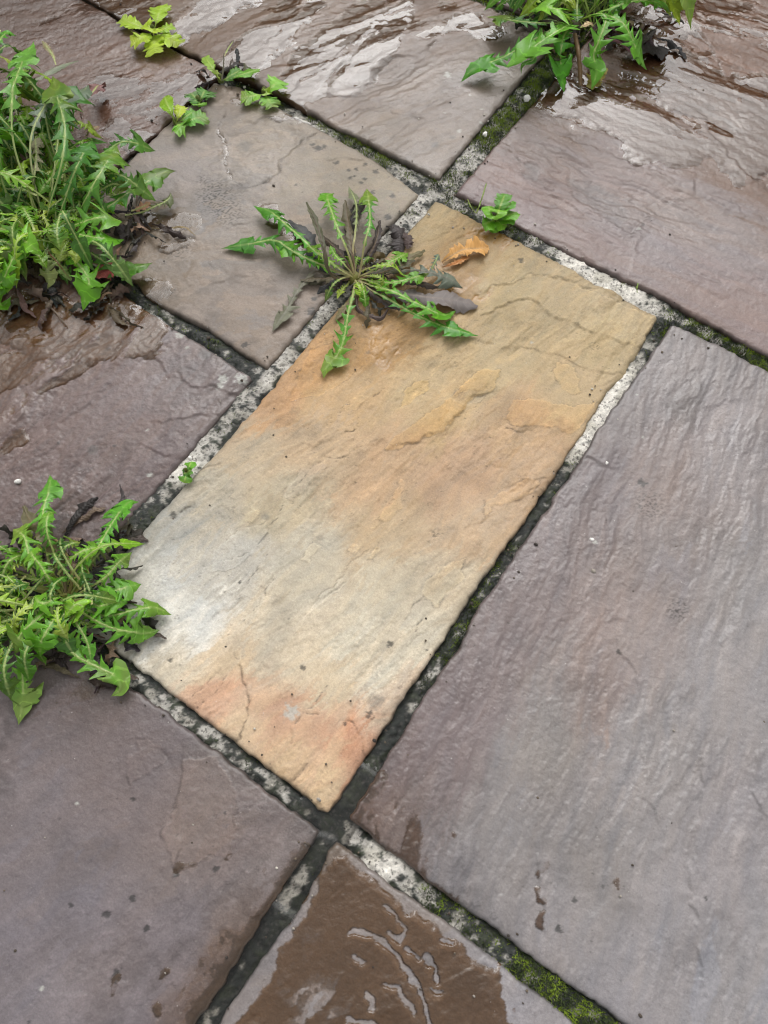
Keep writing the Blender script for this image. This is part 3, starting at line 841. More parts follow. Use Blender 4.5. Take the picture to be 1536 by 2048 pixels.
slab('left', (-1.10, -0.473, -0.030, 0.367),
     dict(R=[(502, 755), (375, 910), (257, 1035)], T=[(502, 752), (300, 625), (245, 585)]),
     [(100, 650, (122, 95, 78)), (20, 640, (112, 88, 72)), (200, 640, (122, 104, 96)), (330, 680, (132, 124, 125)), (100, 750, (126, 113, 110)), (250, 800, (124, 112, 112)), (400, 800, (124, 114, 114)), (150, 900, (121, 107, 105)),
      (300, 950, (117, 105, 105)), (60, 900, (116, 101, 98)), (440, 760, (126, 120, 120)), (30, 760, (116, 98, 90)), (200, 1050, (112, 100, 100)), (30, 1020, (112, 98, 96)), (120, 830, (120, 105, 103))],
     math.radians(88), 61, 'mauve slab with a muddy puddle at its far end', gain=(1.0, 0.89, 0.83), relief=1.2, stretch=(6, 18), wet=0.65, step=0.0009, levels=4.0,
     ledges=[([(0, 905), (30, 865), (45, 815), (75, 785), (145, 740), (175, 700), (200, 660)], 0.0026), ([(95, 790), (110, 765), (125, 760)], 0.0018), ([(310, 715), (325, 740), (360, 755), (390, 775), (435, 775), (465, 785)], 0.0016),
             ([(295, 895), (325, 905), (370, 915)], 0.0014), ([(140, 830), (180, 800), (220, 775)], 0.0016), ([(165, 790), (200, 760)], 0.0016), ([(330, 840), (370, 835), (430, 830)], 0.0014), ([(100, 850), (130, 815)], 0.0014), ([(200, 1020), (175, 980), (185, 950)], 0.0012), ([(50, 900), (55, 890)], 0.0012)],
     spots=[(446, 757, 8, 'w'), (482, 757, 12, 'w'), (440, 772, 7, 'w'), (360, 668, 8, 'w'), (375, 695, 4, 'w'), (293, 860, 3, 'w'), (300, 950, 5, 'w'), (37, 964, 4, 'w'), (228, 891, 3, 'd'), (117, 886, 3, 'd'), (185, 900, 10, 'g'), (410, 710, 12, 'g')],
     films=[([(0, 640), (90, 650), (220, 640)], 72, 1.0), ([(90, 690), (200, 690), (290, 665)], 56, 1.0), ([(0, 740), (80, 740), (140, 720)], 52, 0.9), ([(20, 830), (60, 790), (140, 740)], 22, 0.9), ([(0, 900), (30, 870)], 24, 0.7)], film_t=0.0030, flake=0.0003, pool=(126, 92, 64))

slab('bottomleft', (-0.92, -0.048, -0.62, -0.054),
     dict(T=[(250, 1370), (320, 1415), (450, 1520), (630, 1655)], R=[(632, 1672), (600, 1722), (555, 1795), (410, 2020)]),
     [(100, 1420, (114, 103, 104)), (300, 1450, (117, 106, 107)), (100, 1600, (121, 112, 115)), (350, 1600, (124, 112, 112)), (500, 1650, (125, 113, 111)), (150, 1800, (126, 119, 125)), (400, 1850, (125, 117, 122)),
      (550, 1740, (128, 119, 119)), (100, 2000, (130, 123, 128)), (300, 1980, (122, 114, 118)), (520, 1850, (116, 100, 92)), (440, 1960, (114, 97, 90)), (180, 1380, (108, 94, 90)), (420, 1600, (128, 116, 112)), (40, 1480, (112, 102, 103))],
     math.radians(80), 73, 'smooth grey mauve slab with small dark pits', gain=(0.96, 0.92, 0.895), flakes=[([(367, 1520), (430, 1515), (470, 1570), (475, 1640), (465, 1712), (420, 1716), (355, 1740), (320, 1675), (345, 1615), (365, 1560)], .0010, (1.04, 1.01, .98)), ([(255, 1520), (280, 1480), (325, 1490), (338, 1520), (300, 1545), (262, 1570)], .0006, (1.02, 1.0, .98))],
     relief=0.75, stretch=(4, 9), wet=0.6, step=0.0008, flake=0.00035, levels=3.2,
     ledges=[([(367, 1520), (365, 1560), (345, 1615), (325, 1640), (320, 1675)], 0.0018), ([(280, 1480), (325, 1490), (335, 1510)], 0.0012), ([(255, 1520), (260, 1570)], 0.0010), ([(345, 1740), (355, 1725), (357, 1712)], 0.0022),
             ([(355, 1742), (375, 1730), (420, 1717), (460, 1717), (470, 1675), (472, 1625), (468, 1580)], -0.0012), ([(195, 1920), (200, 1895), (215, 1900)], 0.0010)],
     spots=[(265, 1797, 6, 'd'), (213, 1827, 7, 'd'), (293, 1858, 6, 'd'), (233, 1952, 8, 'd'), (352, 1746, 6, 'd'), (433, 1737, 5, 'd'), (155, 1607, 3, 'w'), (84, 1977, 3, 'w'), (266, 1598, 4, 'd'), (143, 1810, 4, 'd'), (57, 2045, 3, 'd'), (450, 1625, 3, 'd')],
     films=[([(355, 1738), (385, 1728)], 7, 0.9), ([(405, 1722), (430, 1716)], 4, 0.8), ([(455, 1714), (468, 1706), (471, 1680)], 6, 0.9), ([(471, 1640), (474, 1620)], 4, 0.8), ([(600, 1720), (560, 1790), (500, 1890), (430, 1990)], 22, 0.55), ([(530, 1740), (536, 1748)], 8, 0.8), ([(450, 1910), (400, 2000)], 34, 0.5), ([(315, 2012), (318, 2026)], 6, 0.9), ([(332, 1942), (324, 1952)], 5, 0.9),
            ([(222, 1985), (232, 1958)], 6, 0.8), ([(130, 1370), (180, 1370)], 26, 0.7), ([(70, 1390), (60, 1420)], 16, 0.5)], film_t=0.0008, pool=(106, 82, 62))

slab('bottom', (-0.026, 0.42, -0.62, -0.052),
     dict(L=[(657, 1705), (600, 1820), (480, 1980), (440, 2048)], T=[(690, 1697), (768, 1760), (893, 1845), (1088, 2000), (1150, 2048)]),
     [(680, 1800, (146, 135, 130)), (760, 1850, (148, 138, 134)), (640, 1950, (146, 136, 132)), (1100, 2040, (150, 145, 148)), (670, 1700, (120, 104, 90)), (600, 1880, (138, 130, 130))],  # grey stands in for sky reflected along the rim of the brown water
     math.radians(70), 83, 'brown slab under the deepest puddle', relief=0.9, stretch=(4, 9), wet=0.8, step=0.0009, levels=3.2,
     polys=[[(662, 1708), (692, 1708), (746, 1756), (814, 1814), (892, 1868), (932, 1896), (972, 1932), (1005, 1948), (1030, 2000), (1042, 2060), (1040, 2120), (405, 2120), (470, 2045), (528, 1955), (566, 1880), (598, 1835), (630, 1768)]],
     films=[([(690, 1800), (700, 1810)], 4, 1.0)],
     sky_squiggles=[([(700, 1866), (715, 1862), (740, 1867), (768, 1890), (793, 1910), (813, 1940), (833, 1975), (853, 2010), (860, 2060)], 4.5), ([(818, 1900), (838, 1920)], 3.9), ([(850, 1915), (873, 1940), (875, 1960)], 4.5), ([(863, 1975), (878, 1985)], 3.4), ([(770, 1815), (793, 1830), (808, 1860), (803, 1880), (778, 1870)], 3.4),
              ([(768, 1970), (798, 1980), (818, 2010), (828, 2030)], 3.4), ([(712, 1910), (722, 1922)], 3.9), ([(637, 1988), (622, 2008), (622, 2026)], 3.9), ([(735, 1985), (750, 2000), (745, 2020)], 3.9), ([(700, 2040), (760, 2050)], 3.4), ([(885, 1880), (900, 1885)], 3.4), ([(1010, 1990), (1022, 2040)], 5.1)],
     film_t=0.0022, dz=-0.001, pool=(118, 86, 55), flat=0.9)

slab('top', (-1.20, -0.44, 1.226, 1.80), {}, [(1000, -20, (112, 88, 74)), (1180, 0, (110, 86, 72))], math.radians(5), 97, None, wet=0.7, step=0.001)
# the patio goes on beyond the frame
OUT = [(-2.35, -1.38, 0.82, 1.9), (-2.35, -1.52, 0.10, 0.795), (-1.95, -1.12, -0.40, 0.08), (-1.10, -0.94, -0.62, -0.055), (0.60, 1.60, -0.05, 0.79), (0.64, 1.60, 0.81, 1.64), (0.44, 1.60, -0.62, -0.07),
       (-1.12, -0.30, -1.25, -0.64), (-0.28, 0.40, -1.25, -0.64), (0.42, 1.60, -1.25, -0.64), (-0.42, 0.30, 1.66, 2.6), (0.32, 1.6, 1.66, 2.6), (-1.36, -0.44, 1.82, 2.6), (-1.50, -1.12, 0.10, 0.365)]
OCOL = [(118, 100, 92), (140, 128, 124), (126, 112, 108), (165, 145, 112)]
for i, r in enumerate(OUT):
    c = OCOL[i % 4]
    q = project(np.array([(r[0] + r[1]) / 2]), np.array([(r[2] + r[3]) / 2]))
    x0, x1, y0, y1 = r
    # colour points are given in the place itself here
    slab('out%d' % i, r, {}, [(768, 1024, c)], math.radians(70 - 30 * (i % 3)), 100 + i, None, wet=0.6)

# ------------------------------------------------------------------ mortar
RECTS = [(-0.443, -0.051, -0.034, 0.780), (-0.031, 0.58, -0.024, 0.781), (-0.420, 0.62, 0.808, 1.64), (-1.36, -0.461, 0.818, 1.205), (-0.885, -0.470, 0.385, 0.790), (-1.50, -0.895, 0.385, 0.800),
         (-1.10, -0.473, -0.030, 0.367), (-0.92, -0.048, -0.62, -0.054), (-0.026, 0.42, -0.62, -0.052), (-1.20, -0.44, 1.226, 1.80)] + OUT
# pixel x, pixel y, darkness of the algae, moss
JC = [(1330, 650, .8, .5), (1290, 700, .4, .2), (1240, 760, .08, 0), (1200, 830, .03, 0), (1160, 890, .08, 0), (1120, 950, .5, .3), (1090, 1000, .85, .3), (1060, 1040, .75, .2), (1010, 1110, .8, .4), (970, 1170, .6, .5), (930, 1230, .75, .75),
      (900, 1280, .8, .5), (860, 1350, .6, .35), (830, 1400, .7, .2), (790, 1460, .97, .1), (750, 1520, .98, .05), (900, 385, .4, .5), (960, 430, .6, .5), (1040, 470, .65, .7), (1080, 490, .4, .3), (1150, 530, .12, .05), (1250, 580, .12, .05),
      (1300, 610, .25, .15), (1350, 630, .45, .5), (1420, 660, .55, .65), (1480, 690, .65, .8), (1530, 715, .8, .95), (870, 370, .5, .5), (930, 310, .35, .35), (980, 260, .45, .9), (1010, 230, .45, .95), (1040, 195, .45, .6), (1075, 150, .55, .9),
      (590, 215, .4, .3), (640, 245, .3, .4), (700, 285, .5, .8), (740, 310, .35, .8), (800, 340, .35, .4), (850, 365, .45, .3), (200, 15, .7, 0), (300, 70, .95, .1), (400, 120, .97, .1), (450, 150, .9, .3), (530, 190, .9, .3),
      (400, 190, .8, .5), (330, 260, .45, .1), (280, 300, .5, .1), (840, 400, .25, .1), (780, 470, .35, .02), (680, 590, .35, 0), (620, 660, .45, .1), (560, 720, .3, .03), (280, 580, .85, .35), (340, 630, .6, .3), (400, 680, .75, .4), (460, 715, .75, .3),
      (510, 750, .95, .2), (530, 755, .15, .05), (500, 790, .35, .1), (450, 850, .5, .15), (400, 890, .3, 0), (360, 940, .1, 0), (320, 980, .55, .15), (280, 1030, .7, .1), (240, 1090, .9, 0), (240, 1320, .9, .5), (280, 1350, .45, .1), (330, 1390, .4, 0), (400, 1440, .45, 0),
      (470, 1500, .55, .1), (520, 1530, .5, .3), (570, 1580, .4, 0), (620, 1630, .95, 0), (670, 1600, 1, 0), (670, 1650, .9, 0), (640, 1700, 1, 0), (580, 1785, .42, 0), (540, 1860, .97, 0), (450, 1990, 1, 0), (410, 2040, .6, 0),
      (700, 1670, .35, .05), (760, 1730, .12, 0), (820, 1780, .3, .1), (860, 1810, .6, .8), (900, 1840, .6, .5), (950, 1880, .7, .5), (1000, 1910, .7, .5), (1050, 1950, .8, .95), (1100, 1990, .8, 1.0), (1180, 2040, .8, .95)]
# depth of the mortar below the slab faces where it is not the usual 5 mm, and the water in it
DEEP = [(640, 1700, .014), (600, 1750, .013), (540, 1860, .014), (450, 1990, .014), (670, 1600, .010), (665, 1640, .010), (580, 1790, .007), (410, 2040, .009), (330, 85, .014), (400, 120, .014), (250, 40, .012), (300, 290, .008), (800, 330, .008), (1090, 1000, .009), (780, 1480, .009), (240, 1320, .006),
        (1200, 830, .002), (1250, 580, .003), (1150, 530, .003), (760, 1730, .004), (930, 310, .006), (1100, 1990, .005), (360, 940, .003), (450, 850, .004), (680, 590, .004), (840, 400, .004), (330, 1390, .004), (1420, 660, .006), (600, 1600, .008)]
STEP = 0.0019
gx = np.arange(-1.55, 0.64, STEP)
gy = np.arange(-0.66, 1.66, STEP)
MX, MY = np.meshgrid(gx, gy)
ins = np.full(MX.shape, 1e9)
for (x0, x1, y0, y1) in RECTS:
    sdx = np.maximum(x0 - MX, MX - x1)
    sdy = np.maximum(y0 - MY, MY - y1)
    ins = np.minimum(ins, np.maximum(sdx, sdy))
keep = ins > -0.010
idx = np.full(MX.shape, -1)
cell = keep[:-1, :-1] & keep[1:, :-1] & keep[:-1, 1:] & keep[1:, 1:]
vm = np.zeros_like(keep)
vm[:-1, :-1] |= cell; vm[1:, :-1] |= cell; vm[:-1, 1:] |= cell; vm[1:, 1:] |= cell
idx[vm] = np.arange(vm.sum())
mx_, my_, mins = MX[vm], MY[vm], ins[vm]


def idw(X, Y, pts, k, s=0.012, pw=2.0):
    g = G([(p[0], p[1]) for p in pts])
    num, den = 0, 0
    for (a, b), p in zip(g, pts):
        w = 1 / ((X - a) ** 2 + (Y - b) ** 2 + s * s) ** pw
        num = num + w * p[k]
        den = den + w
    return num / den


m_dark = idw(mx_, my_, JC, 2)
m_moss = idw(mx_, my_, JC, 3)
m_deep = idw(mx_, my_, DEEP, 2, 0.02)
m_deep = np.where(m_deep < 0.0045, m_deep, m_deep)
n_a = fbm(mx_ * 55, my_ * 55, 5, 201)
n_b = fbm(mx_ * 150, my_ * 150, 4, 205)
n_c = fbm(mx_ * 480, my_ * 480, 2, 209)
edge_d = np.exp(-np.maximum(mins, 0) / 0.0050)
mz = -m_deep + 0.0018 * n_a + 0.0017 * n_b + 0.0010 * n_c - 0.0042 * edge_d * (0.7 + n_a)
mz = np.minimum(mz, -0.0006 - 0.004 * (mins < 0.001))
dark = sstep(0.34, 0.60, m_dark * 0.90 + 0.50 * n_a + 0.30 * n_b + 0.07 * n_c + 0.60 * edge_d * (0.22 + m_dark) - 0.08)
white = lin((212, 207, 197))
greyc = lin((160, 155, 140))
blk = lin((31, 35, 30))
tan = sstep(-0.1, 0.6, fbm(mx_ * 30, my_ * 30, 3, 215))
base = white * (1 - 0.55 * tan)[:, None] + greyc * (0.55 * tan)[:, None]
base = base * (1 + 0.22 * n_b + 0.22 * n_c)[:, None]
grn = sstep(-0.2, 0.5, fbm(mx_ * 40, my_ * 40, 3, 219))
blkc = (blk * (1 - 0.5 * grn)[:, None] + lin((52, 58, 34)) * (0.5 * grn)[:, None]) * (1 + 0.5 * n_b + 0.4 * n_c)[:, None]
base = base * (1.08 - 0.42 * sstep(0.08, 0.42, m_dark))[:, None]
mcol = base * (1 - dark)[:, None] + blkc * dark[:, None]
mcol = np.clip(mcol * 0.86, 0.006, 0.8)
I = idx
fa = np.stack([I[:-1, :-1][cell], I[:-1, 1:][cell], I[1:, 1:][cell], I[1:, :-1][cell]], 1)
mo = mesh_obj('mortar_joint', np.stack([mx_, my_, mz], 1), fa, MORTAR, pavement, mcol, {'wet': np.clip(0.1 + 0.55 * dark, 0, 1)})
mo['label'] = 'pale gritty mortar blackened by algae between the slabs'

# water standing in the joints
WJ = [(640, 1700, -.004), (600, 1750, -.0045), (545, 1850, -.004), (450, 1990, -.004), (430, 2020, -.004), (672, 1600, -.005), (660, 1640, -.006), (585, 1785, -.0075), (760, 1500, -.013), (720, 1560, -.006), (560, 1580, -.016), (620, 1630, -.007), (740, 1710, -.016), (900, 1280, -.02)]
wl = idw(mx_, my_, WJ, 2, 0.010, 3.0)
near = np.zeros_like(mx_)
for a, b, c in WJ[:10]:
    g = P(a, b)
    near = np.maximum(near, sstep(0.075, 0.05, np.hypot(mx_ - g[0], my_ - g[1])))
wl = np.where(near > 0.5, wl, -0.03)
wdep = wl - mz
fm_ = (wdep[fa] > 0).any(1)
if fm_.sum() > 10:
    fc = fa[fm_]
    used, inv = np.unique(fc.ravel(), return_inverse=True)
    w = mesh_obj('puddle', np.stack([mx_, my_, np.where(wdep > 0, wl, mz - 0.0002)], 1)[used], inv.reshape(-1, 4), WATER)
    tag(w, 'rain water filling the joint at the near corner of the buff slab', kind='structure')

# ------------------------------------------------------------------ moss
rng = np.random.RandomState(5)
pm = np.clip(m_moss * 1.25 + 0.45 * fbm(mx_ * 42, my_ * 42, 3, 231) - 0.26, 0, 1) * (mins > 0.0005)
ppx, ppy = project(mx_, my_)
inf = (ppx > -60) & (ppx < 1600) & (ppy > -60) & (ppy < 2110)
cand = np.where((rng.rand(len(pm)) < pm * 1.5) & inf)[0]
if len(cand) > 26000: cand = rng.choice(cand, 26000, False)
nb = 4
cx0 = mx_[cand] + rng.uniform(-1, 1, len(cand)) * STEP * 0.6
cy0 = my_[cand] + rng.uniform(-1, 1, len(cand)) * STEP * 0.6
cushion = np.clip(pm[cand], 0, 1)
cz0 = mz[cand] + 0.0014 * cushion
V, F, C = [], [], []
tone = fbm(cx0 * 60, cy0 * 60, 3, 235)
bright = sstep(-0.2, 0.55, tone + 0.5 * (idw(cx0, cy0, [(1010, 230, 1), (980, 260, 1), (740, 310, 1), (1070, 150, .9), (1090, 1985, .8), (1050, 1950, .6), (925, 1235, .35), (640, 245, .3), (1480, 690, .45), (1530, 715, .4), (1040, 470, .5), (440, 860, .2), (340, 630, .3), (860, 1810, .3), (1100, 1000, .2), (520, 1530, .05), (240, 1320, .0), (900, 400, .5), (960, 1180, .3)], 2) - 0.4))
base_c = lin((56, 70, 26)) * (1 - bright)[:, None] + lin((128, 150, 34)) * bright[:, None]
for k in range(nb):
    an = rng.rand(len(cand)) * 6.283
    ln = rng.uniform(0.0012, 0.0030, len(cand)) * (0.6 + 0.7 * cushion)
    le = rng.uniform(0.2, 1.0, len(cand)) * ln
    wd = rng.uniform(0.0003, 0.0007, len(cand))
    dx, dy = np.cos(an), np.sin(an)
    p0 = np.stack([cx0 - dy * wd, cy0 + dx * wd, cz0 - 0.0008], 1)
    p1 = np.stack([cx0 + dy * wd, cy0 - dx * wd, cz0 - 0.0008], 1)
    p2 = np.stack([cx0 + dx * le, cy0 + dy * le, cz0 + ln], 1)
    n0 = sum(len(q) for q in V)
    m_ = len(cand)
    V += [p0, p1, p2]
    F.append(np.stack([n0 + np.arange(m_), n0 + m_ + np.arange(m_), n0 + 2 * m_ + np.arange(m_)], 1))
    C += [base_c * 0.75, base_c * 0.75, base_c * (1.0 + 0.5 * rng.rand(m_, 1))]
tag(mesh_obj('moss', np.concatenate(V), np.concatenate(F), MOSS, None, np.concatenate(C) * 0.8, smooth=False), 'green moss growing in the mortar joints between slabs', kind='stuff')


# ------------------------------------------------------------------ pebbles
def pebble(px, py, r, seed, label, z=0.0, squash=0.7):
    import bmesh
    bm = bmesh.new()
    bmesh.ops.create_icosphere(bm, subdivisions=3, radius=1)
    co = np.array([v.co[:] for v in bm.verts])
    f = 1 + 0.35 * fbm(co[:, 0] * 0.9 + seed, co[:, 1] * 0.9 + co[:, 2], 2, seed)
    co = co * f[:, None] * np.array([r, r * 0.78, r * squash])
    g = P(px, py)
    for v, c in zip(bm.verts, co): v.co = c
    me = bpy.data.meshes.new('pebble')
    bm.to_mesh(me); bm.free()
    for p in me.polygons: p.use_smooth = True
    me.materials.append(PEBBLE)
    o = bpy.data.objects.new('pebble', me)
    o.location = (g[0], g[1], z + r * squash * 0.6)
    o.rotation_euler = (0, 0, seed)
    COL.objects.link(o)
    tag(o, label, 'pebble')


pebble(1053, 199, 0.0066, 1, 'white pebble on the mossy joint under the top dandelion', -0.001)
pebble(970, 267, 0.0045, 2, 'small pale pebble in the bright green moss', -0.003)
pebble(1183, 1080, 0.0030, 3, 'tiny white chip lying on the largest grey slab')
pebble(37, 964, 0.0040, 4, 'pale chip on the mauve slab near the left edge of the photo')
pebble(1213, 927, 0.0026, 5, 'tiny pink white chip beside the white mortar joint')
pebble(380, 915, 0.0030, 6, 'small pebble set in the mortar beside the tiny seedling', -0.003)

# ------------------------------------------------------------------ loose grit washed out of the joints
rs = np.random.RandomState(41)
V, F_, C_ = [], [], []
ico = np.array([[0, 0, 1], [.894, 0, .447], [.276, .851, .447], [-.724, .526, .447], [-.724, -.526, .447], [.276, -.851, .447], [.724, .526, -.447], [-.276, .851, -.447], [-.894, 0, -.447], [-.276, -.851, -.447], [.724, -.526, -.447], [0, 0, -1]])
icf = np.array([[0, 1, 2], [0, 2, 3], [0, 3, 4], [0, 4, 5], [0, 5, 1], [1, 6, 2], [2, 7, 3], [3, 8, 4], [4, 9, 5], [5, 10, 1], [6, 7, 2], [7, 8, 3], [8, 9, 4], [9, 10, 5], [10, 6, 1], [11, 7, 6], [11, 8, 7], [11, 9, 8], [11, 10, 9], [11, 6, 10]])
pk = np.where(inf & (mins > -0.004))[0]
n = 0
for q in range(620):
    if q < 380:
        k = rs.choice(pk)
        p = np.array([mx_[k], my_[k]]) + rs.randn(2) * 0.016
    elif q < 520:
        a, b, r = [(130, 1300, 120), (190, 560, 120), (1240, 80, 130), (720, 580, 70), (440, 170, 50)][rs.randint(5)]
        p = P(a + rs.randn() * r * .6, b + rs.randn() * r * .5)[:2]
    else:
        p = P(rs.uniform(0, 1536), rs.uniform(0, 2048))[:2]
    r = rs.uniform(0.0006, 0.0016) * (1 + 0.8 * (rs.rand() > .93))
    inside = min(max(max(x0 - p[0], p[0] - x1), max(y0 - p[1], p[1] - y1)) for (x0, x1, y0, y1) in RECTS) < 0
    z = r * .4 + (0.0004 if inside else -0.0045)
    V.append(ico * (r * (1 + 0.5 * rs.rand(12, 1))) * [1, rs.uniform(.6, 1), .7] + [p[0], p[1], z])
    F_.append(icf + n)
    n += 12
    c = [(70, 60, 50), (96, 84, 70), (150, 142, 132), (190, 184, 172), (52, 44, 38)][rs.choice(5, p=[.34, .25, .17, .06, .18])]
    C_.append(np.repeat(lin(c)[None] * .8, 12, 0))
tag(mesh_obj('grit', np.concatenate(V), np.concatenate(F_), MOSS, None, np.concatenate(C_), smooth=False), 'loose brown and grey grit washed out of the joints', kind='stuff')

# ------------------------------------------------------------------ unseen hedge added beyond the patio so the far wet slabs mirror its dark side
HEDGE = plain_material('added_hedge_foliage', (0.035, 0.045, 0.02), 0.7, 18, 1.2)
nl, nc = 150, 26
tl = np.linspace(-7, 7, nl)
an = np.linspace(-0.35, math.pi + 0.35, nc)
TT, AA = np.meshgrid(tl, an, indexing='ij')
r1 = 1 + 0.10 * fbm(TT * 2.3, AA * 2.0, 4, 301) + 0.05 * fbm(TT * 11, AA * 8, 3, 305)
pa = np.sign(np.cos(AA)) * np.abs(np.cos(AA)) ** 0.5 * 0.45 * r1
pz = np.clip(np.sign(np.sin(AA)) * np.abs(np.sin(AA)) ** 0.4 * 2.05 * (0.97 + 0.03 * r1), -0.06, 9)
fw = np.array([-math.sin(YAW), math.cos(YAW)])
sd_ = np.array([math.cos(YAW), math.sin(YAW)])
hx = fw[0] * (4.4 + pa) + sd_[0] * TT
hy = fw[1] * (4.4 + pa) + sd_[1] * TT
i = (np.arange(nl - 1)[:, None] * nc + np.arange(nc - 1)[None]).ravel()
tag(mesh_obj('added_hedge', np.stack([hx, hy, pz], -1).reshape(-1, 3), np.stack([i, i + 1, i + nc + 1, i + nc], 1), HEDGE), 'dark unseen hedge added for the far wet slabs to mirror', kind='structure')

# ------------------------------------------------------------------ plants
def surf_z(x, y):
    return 0.0


def catmull(pts, n):
    p = np.array(pts, float)
    if len(p) == 2:
        p = np.array([p[0], (p[0] * 2 + p[1]) / 3, (p[0] + p[1] * 2) / 3, p[1]])
    q = np.concatenate([[2 * p[0] - p[1]], p, [2 * p[-1] - p[-2]]])
    out = []
    m = len(p) - 1
    for i in range(m):
        a, b, c, d = q[i], q[i + 1], q[i + 2], q[i + 3]
        t = np.linspace(0, 1, 24, endpoint=False)[:, None]
        out.append(0.5 * (2 * b + (c - a) * t + (2 * a - 5 * b + 4 * c - d) * t ** 2 + (3 * b - a - 3 * c + d) * t ** 3))
    out.append(p[-1:])
    o = np.concatenate(out)
    s = np.concatenate([[0], np.cumsum(np.linalg.norm(np.diff(o, axis=0), axis=1))])
    t = np.linspace(0, s[-1], n)
    return np.stack([np.interp(t, s, o[:, k]) for k in range(3)], 1), s[-1]


GREENS = [(98, 152, 36), (84, 138, 36), (70, 122, 36), (114, 168, 44), (60, 106, 36), (134, 176, 54), (150, 178, 76)]


def leaf(parent, pts, width, kind='dandelion', color=(84, 146, 38), seed=0, name='leaf', fold=0.25, curl=0.25, mat=None, petiole=0.16, lobes=5,
         twist=0.0, rib=(176, 190, 120), stalkcol=None, label=None, world=None, ns=None, ruffle=1.0):
    """pts: (pixel x, pixel y, height) along the midrib, base first; width: half width of the blade in metres"""
    rs = np.random.RandomState(seed * 13 + 5)
    if kind == 'dandelion':
        width, lobes = width * 0.80, lobes + 2
    sp = [P(*p) for p in pts] if world is None else world
    nu = {'dandelion': 84, 'round': 60, 'spoon': 26, 'strap': 40, 'stem': 22}[kind] if ns is None else ns
    S, Lh = catmull(sp, nu)
    u = np.linspace(0, 1, nu)
    T = np.gradient(S, axis=0)
    T /= np.linalg.norm(T, axis=1)[:, None] + 1e-12
    up = np.array([0, 0, 1.0]) + 1e-3
    N = up - T * (T @ up)[:, None]
    # a steep leaf turns its upper face back to the middle of the plant
    horiz = T.copy(); horiz[:, 2] = 0
    N = N + 0.0
    bad = np.linalg.norm(N, axis=1) < 0.25
    if bad.any():
        hb = np.array([S[-1] - S[0]])[0]; hb[2] = 0
        hb /= np.linalg.norm(hb) + 1e-9
        N[bad] += -hb * 0.5
        N -= T * (N * T).sum(1)[:, None]
    for _ in range(4):
        N[1:-1] = (N[:-2] + 2 * N[1:-1] + N[2:]) / 4
    N /= np.linalg.norm(N, axis=1)[:, None] + 1e-12
    B = np.cross(N, T)
    tw = twist * u + 0.25 * rs.randn() * u
    ct, st = np.cos(tw)[:, None], np.sin(tw)[:, None]
    B, N = B * ct + N * st, N * ct - B * st
    svals = np.array([-1, -0.74, -0.46, -0.2, -0.055, 0.055, 0.2, 0.46, 0.74, 1.0])
    W = np.zeros((nu, 2))
    back = np.zeros((nu, 2))
    rib_w = 0.0008 + 0.0009 * (1 - u) if kind != 'stem' else np.full(nu, width)
    for sd in (0, 1):
        if kind == 'dandelion':
            env = np.interp(u, [0, petiole * 0.7, petiole + 0.05, 0.45, 0.72, 0.86, 0.95, 1], [0, 0.03, 0.30, 0.62, 0.92, 0.95, 0.55, 0.0])
            ph = (u - petiole) / (0.80 - petiole) * lobes
            kk = np.floor(ph)
            fr_ = ph - kk + 0.0
            amp = rs.uniform(0.45, 1.15, lobes + 4)[np.clip(kk, 0, lobes + 3).astype(int)]
            off = rs.uniform(-0.18, 0.18)
            fr_ = (ph + off) - np.floor(ph + off)
            tooth = np.interp(fr_, [0, 0.08, 0.17, 0.30, 0.50, 0.8, 1.0], [0.06, 0.9, 1.0, 0.55, 0.26, 0.10, 0.06])
            w = env * (0.07 + 0.98 * tooth * amp)
            tl = np.interp(u, [0.76, 0.80, 0.83, 0.9, 0.96, 1.0], [0, 0.75, 1.0, 0.62, 0.22, 0.0])
            w = np.where(u > 0.765, tl * rs.uniform(0.75, 1.0), w)
            jag = np.abs(rs.randn(nu)) * 0.10 * (u > petiole + 0.03) * (u < 0.96)
            w = w + jag * env
            W[:, sd] = np.maximum(w * width, rib_w * np.interp(u, [0, 0.97, 1], [1, 1, 0.1]))
            back[:, sd] = 0.55 * np.where(u > petiole, 1, 0) * tooth + np.where(u > 0.765, 0.35, 0)
        elif kind == 'round':       # lobed, crinkled young leaf
            env = np.interp(u, [0, petiole, petiole + 0.10, 0.5, 0.75, 0.92, 1], [0.03, 0.05, 0.5, 0.85, 1.0, 0.85, 0.5])
            ph = u * lobes * 1.35 + rs.rand()
            sc_ = np.abs(np.sin(ph * math.pi)) ** 0.6
            W[:, sd] = np.maximum(env * width * (0.58 + 0.42 * sc_ + 0.05 * rs.randn(nu) * (u > petiole)), 0.0011)
            back[:, sd] = 0.0 - 0.35 * sc_ * (u > petiole)
        elif kind == 'spoon':
            env = np.interp(u, [0, petiole, 0.45, 0.7, 0.9, 1], [0.06, 0.10, 0.6, 1.0, 0.75, 0.08])
            W[:, sd] = np.maximum(env * width * (1 + 0.04 * rs.randn(nu)), 0.0009)
        elif kind == 'strap':       # shrivelled
            env = np.interp(u, [0, 0.15, 0.4, 0.8, 1], [0.15, 0.3, 0.8, 1.0, 0.25])
            W[:, sd] = np.maximum(env * width * (1 + 0.5 * perlin(u * 9 + sd * 7, u * 0 + seed, seed % 7) + 0.18 * rs.randn(nu)), 0.0008)
            back[:, sd] = 0.5 * perlin(u * 7 + sd * 3.3, u * 0 + seed * 1.7, 3)
        else:
            W[:, sd] = width * np.interp(u, [0, 0.9, 1], [1.0, 0.75, 0.5])
    if kind in ('spoon', 'dandelion'):
        W[-1] = W[-1] * 0.3
    verts, vec, cc = [], [], []
    base = lin(color) * (np.array([1.18, 1.06, 0.86]) if mat is None else 1.0)
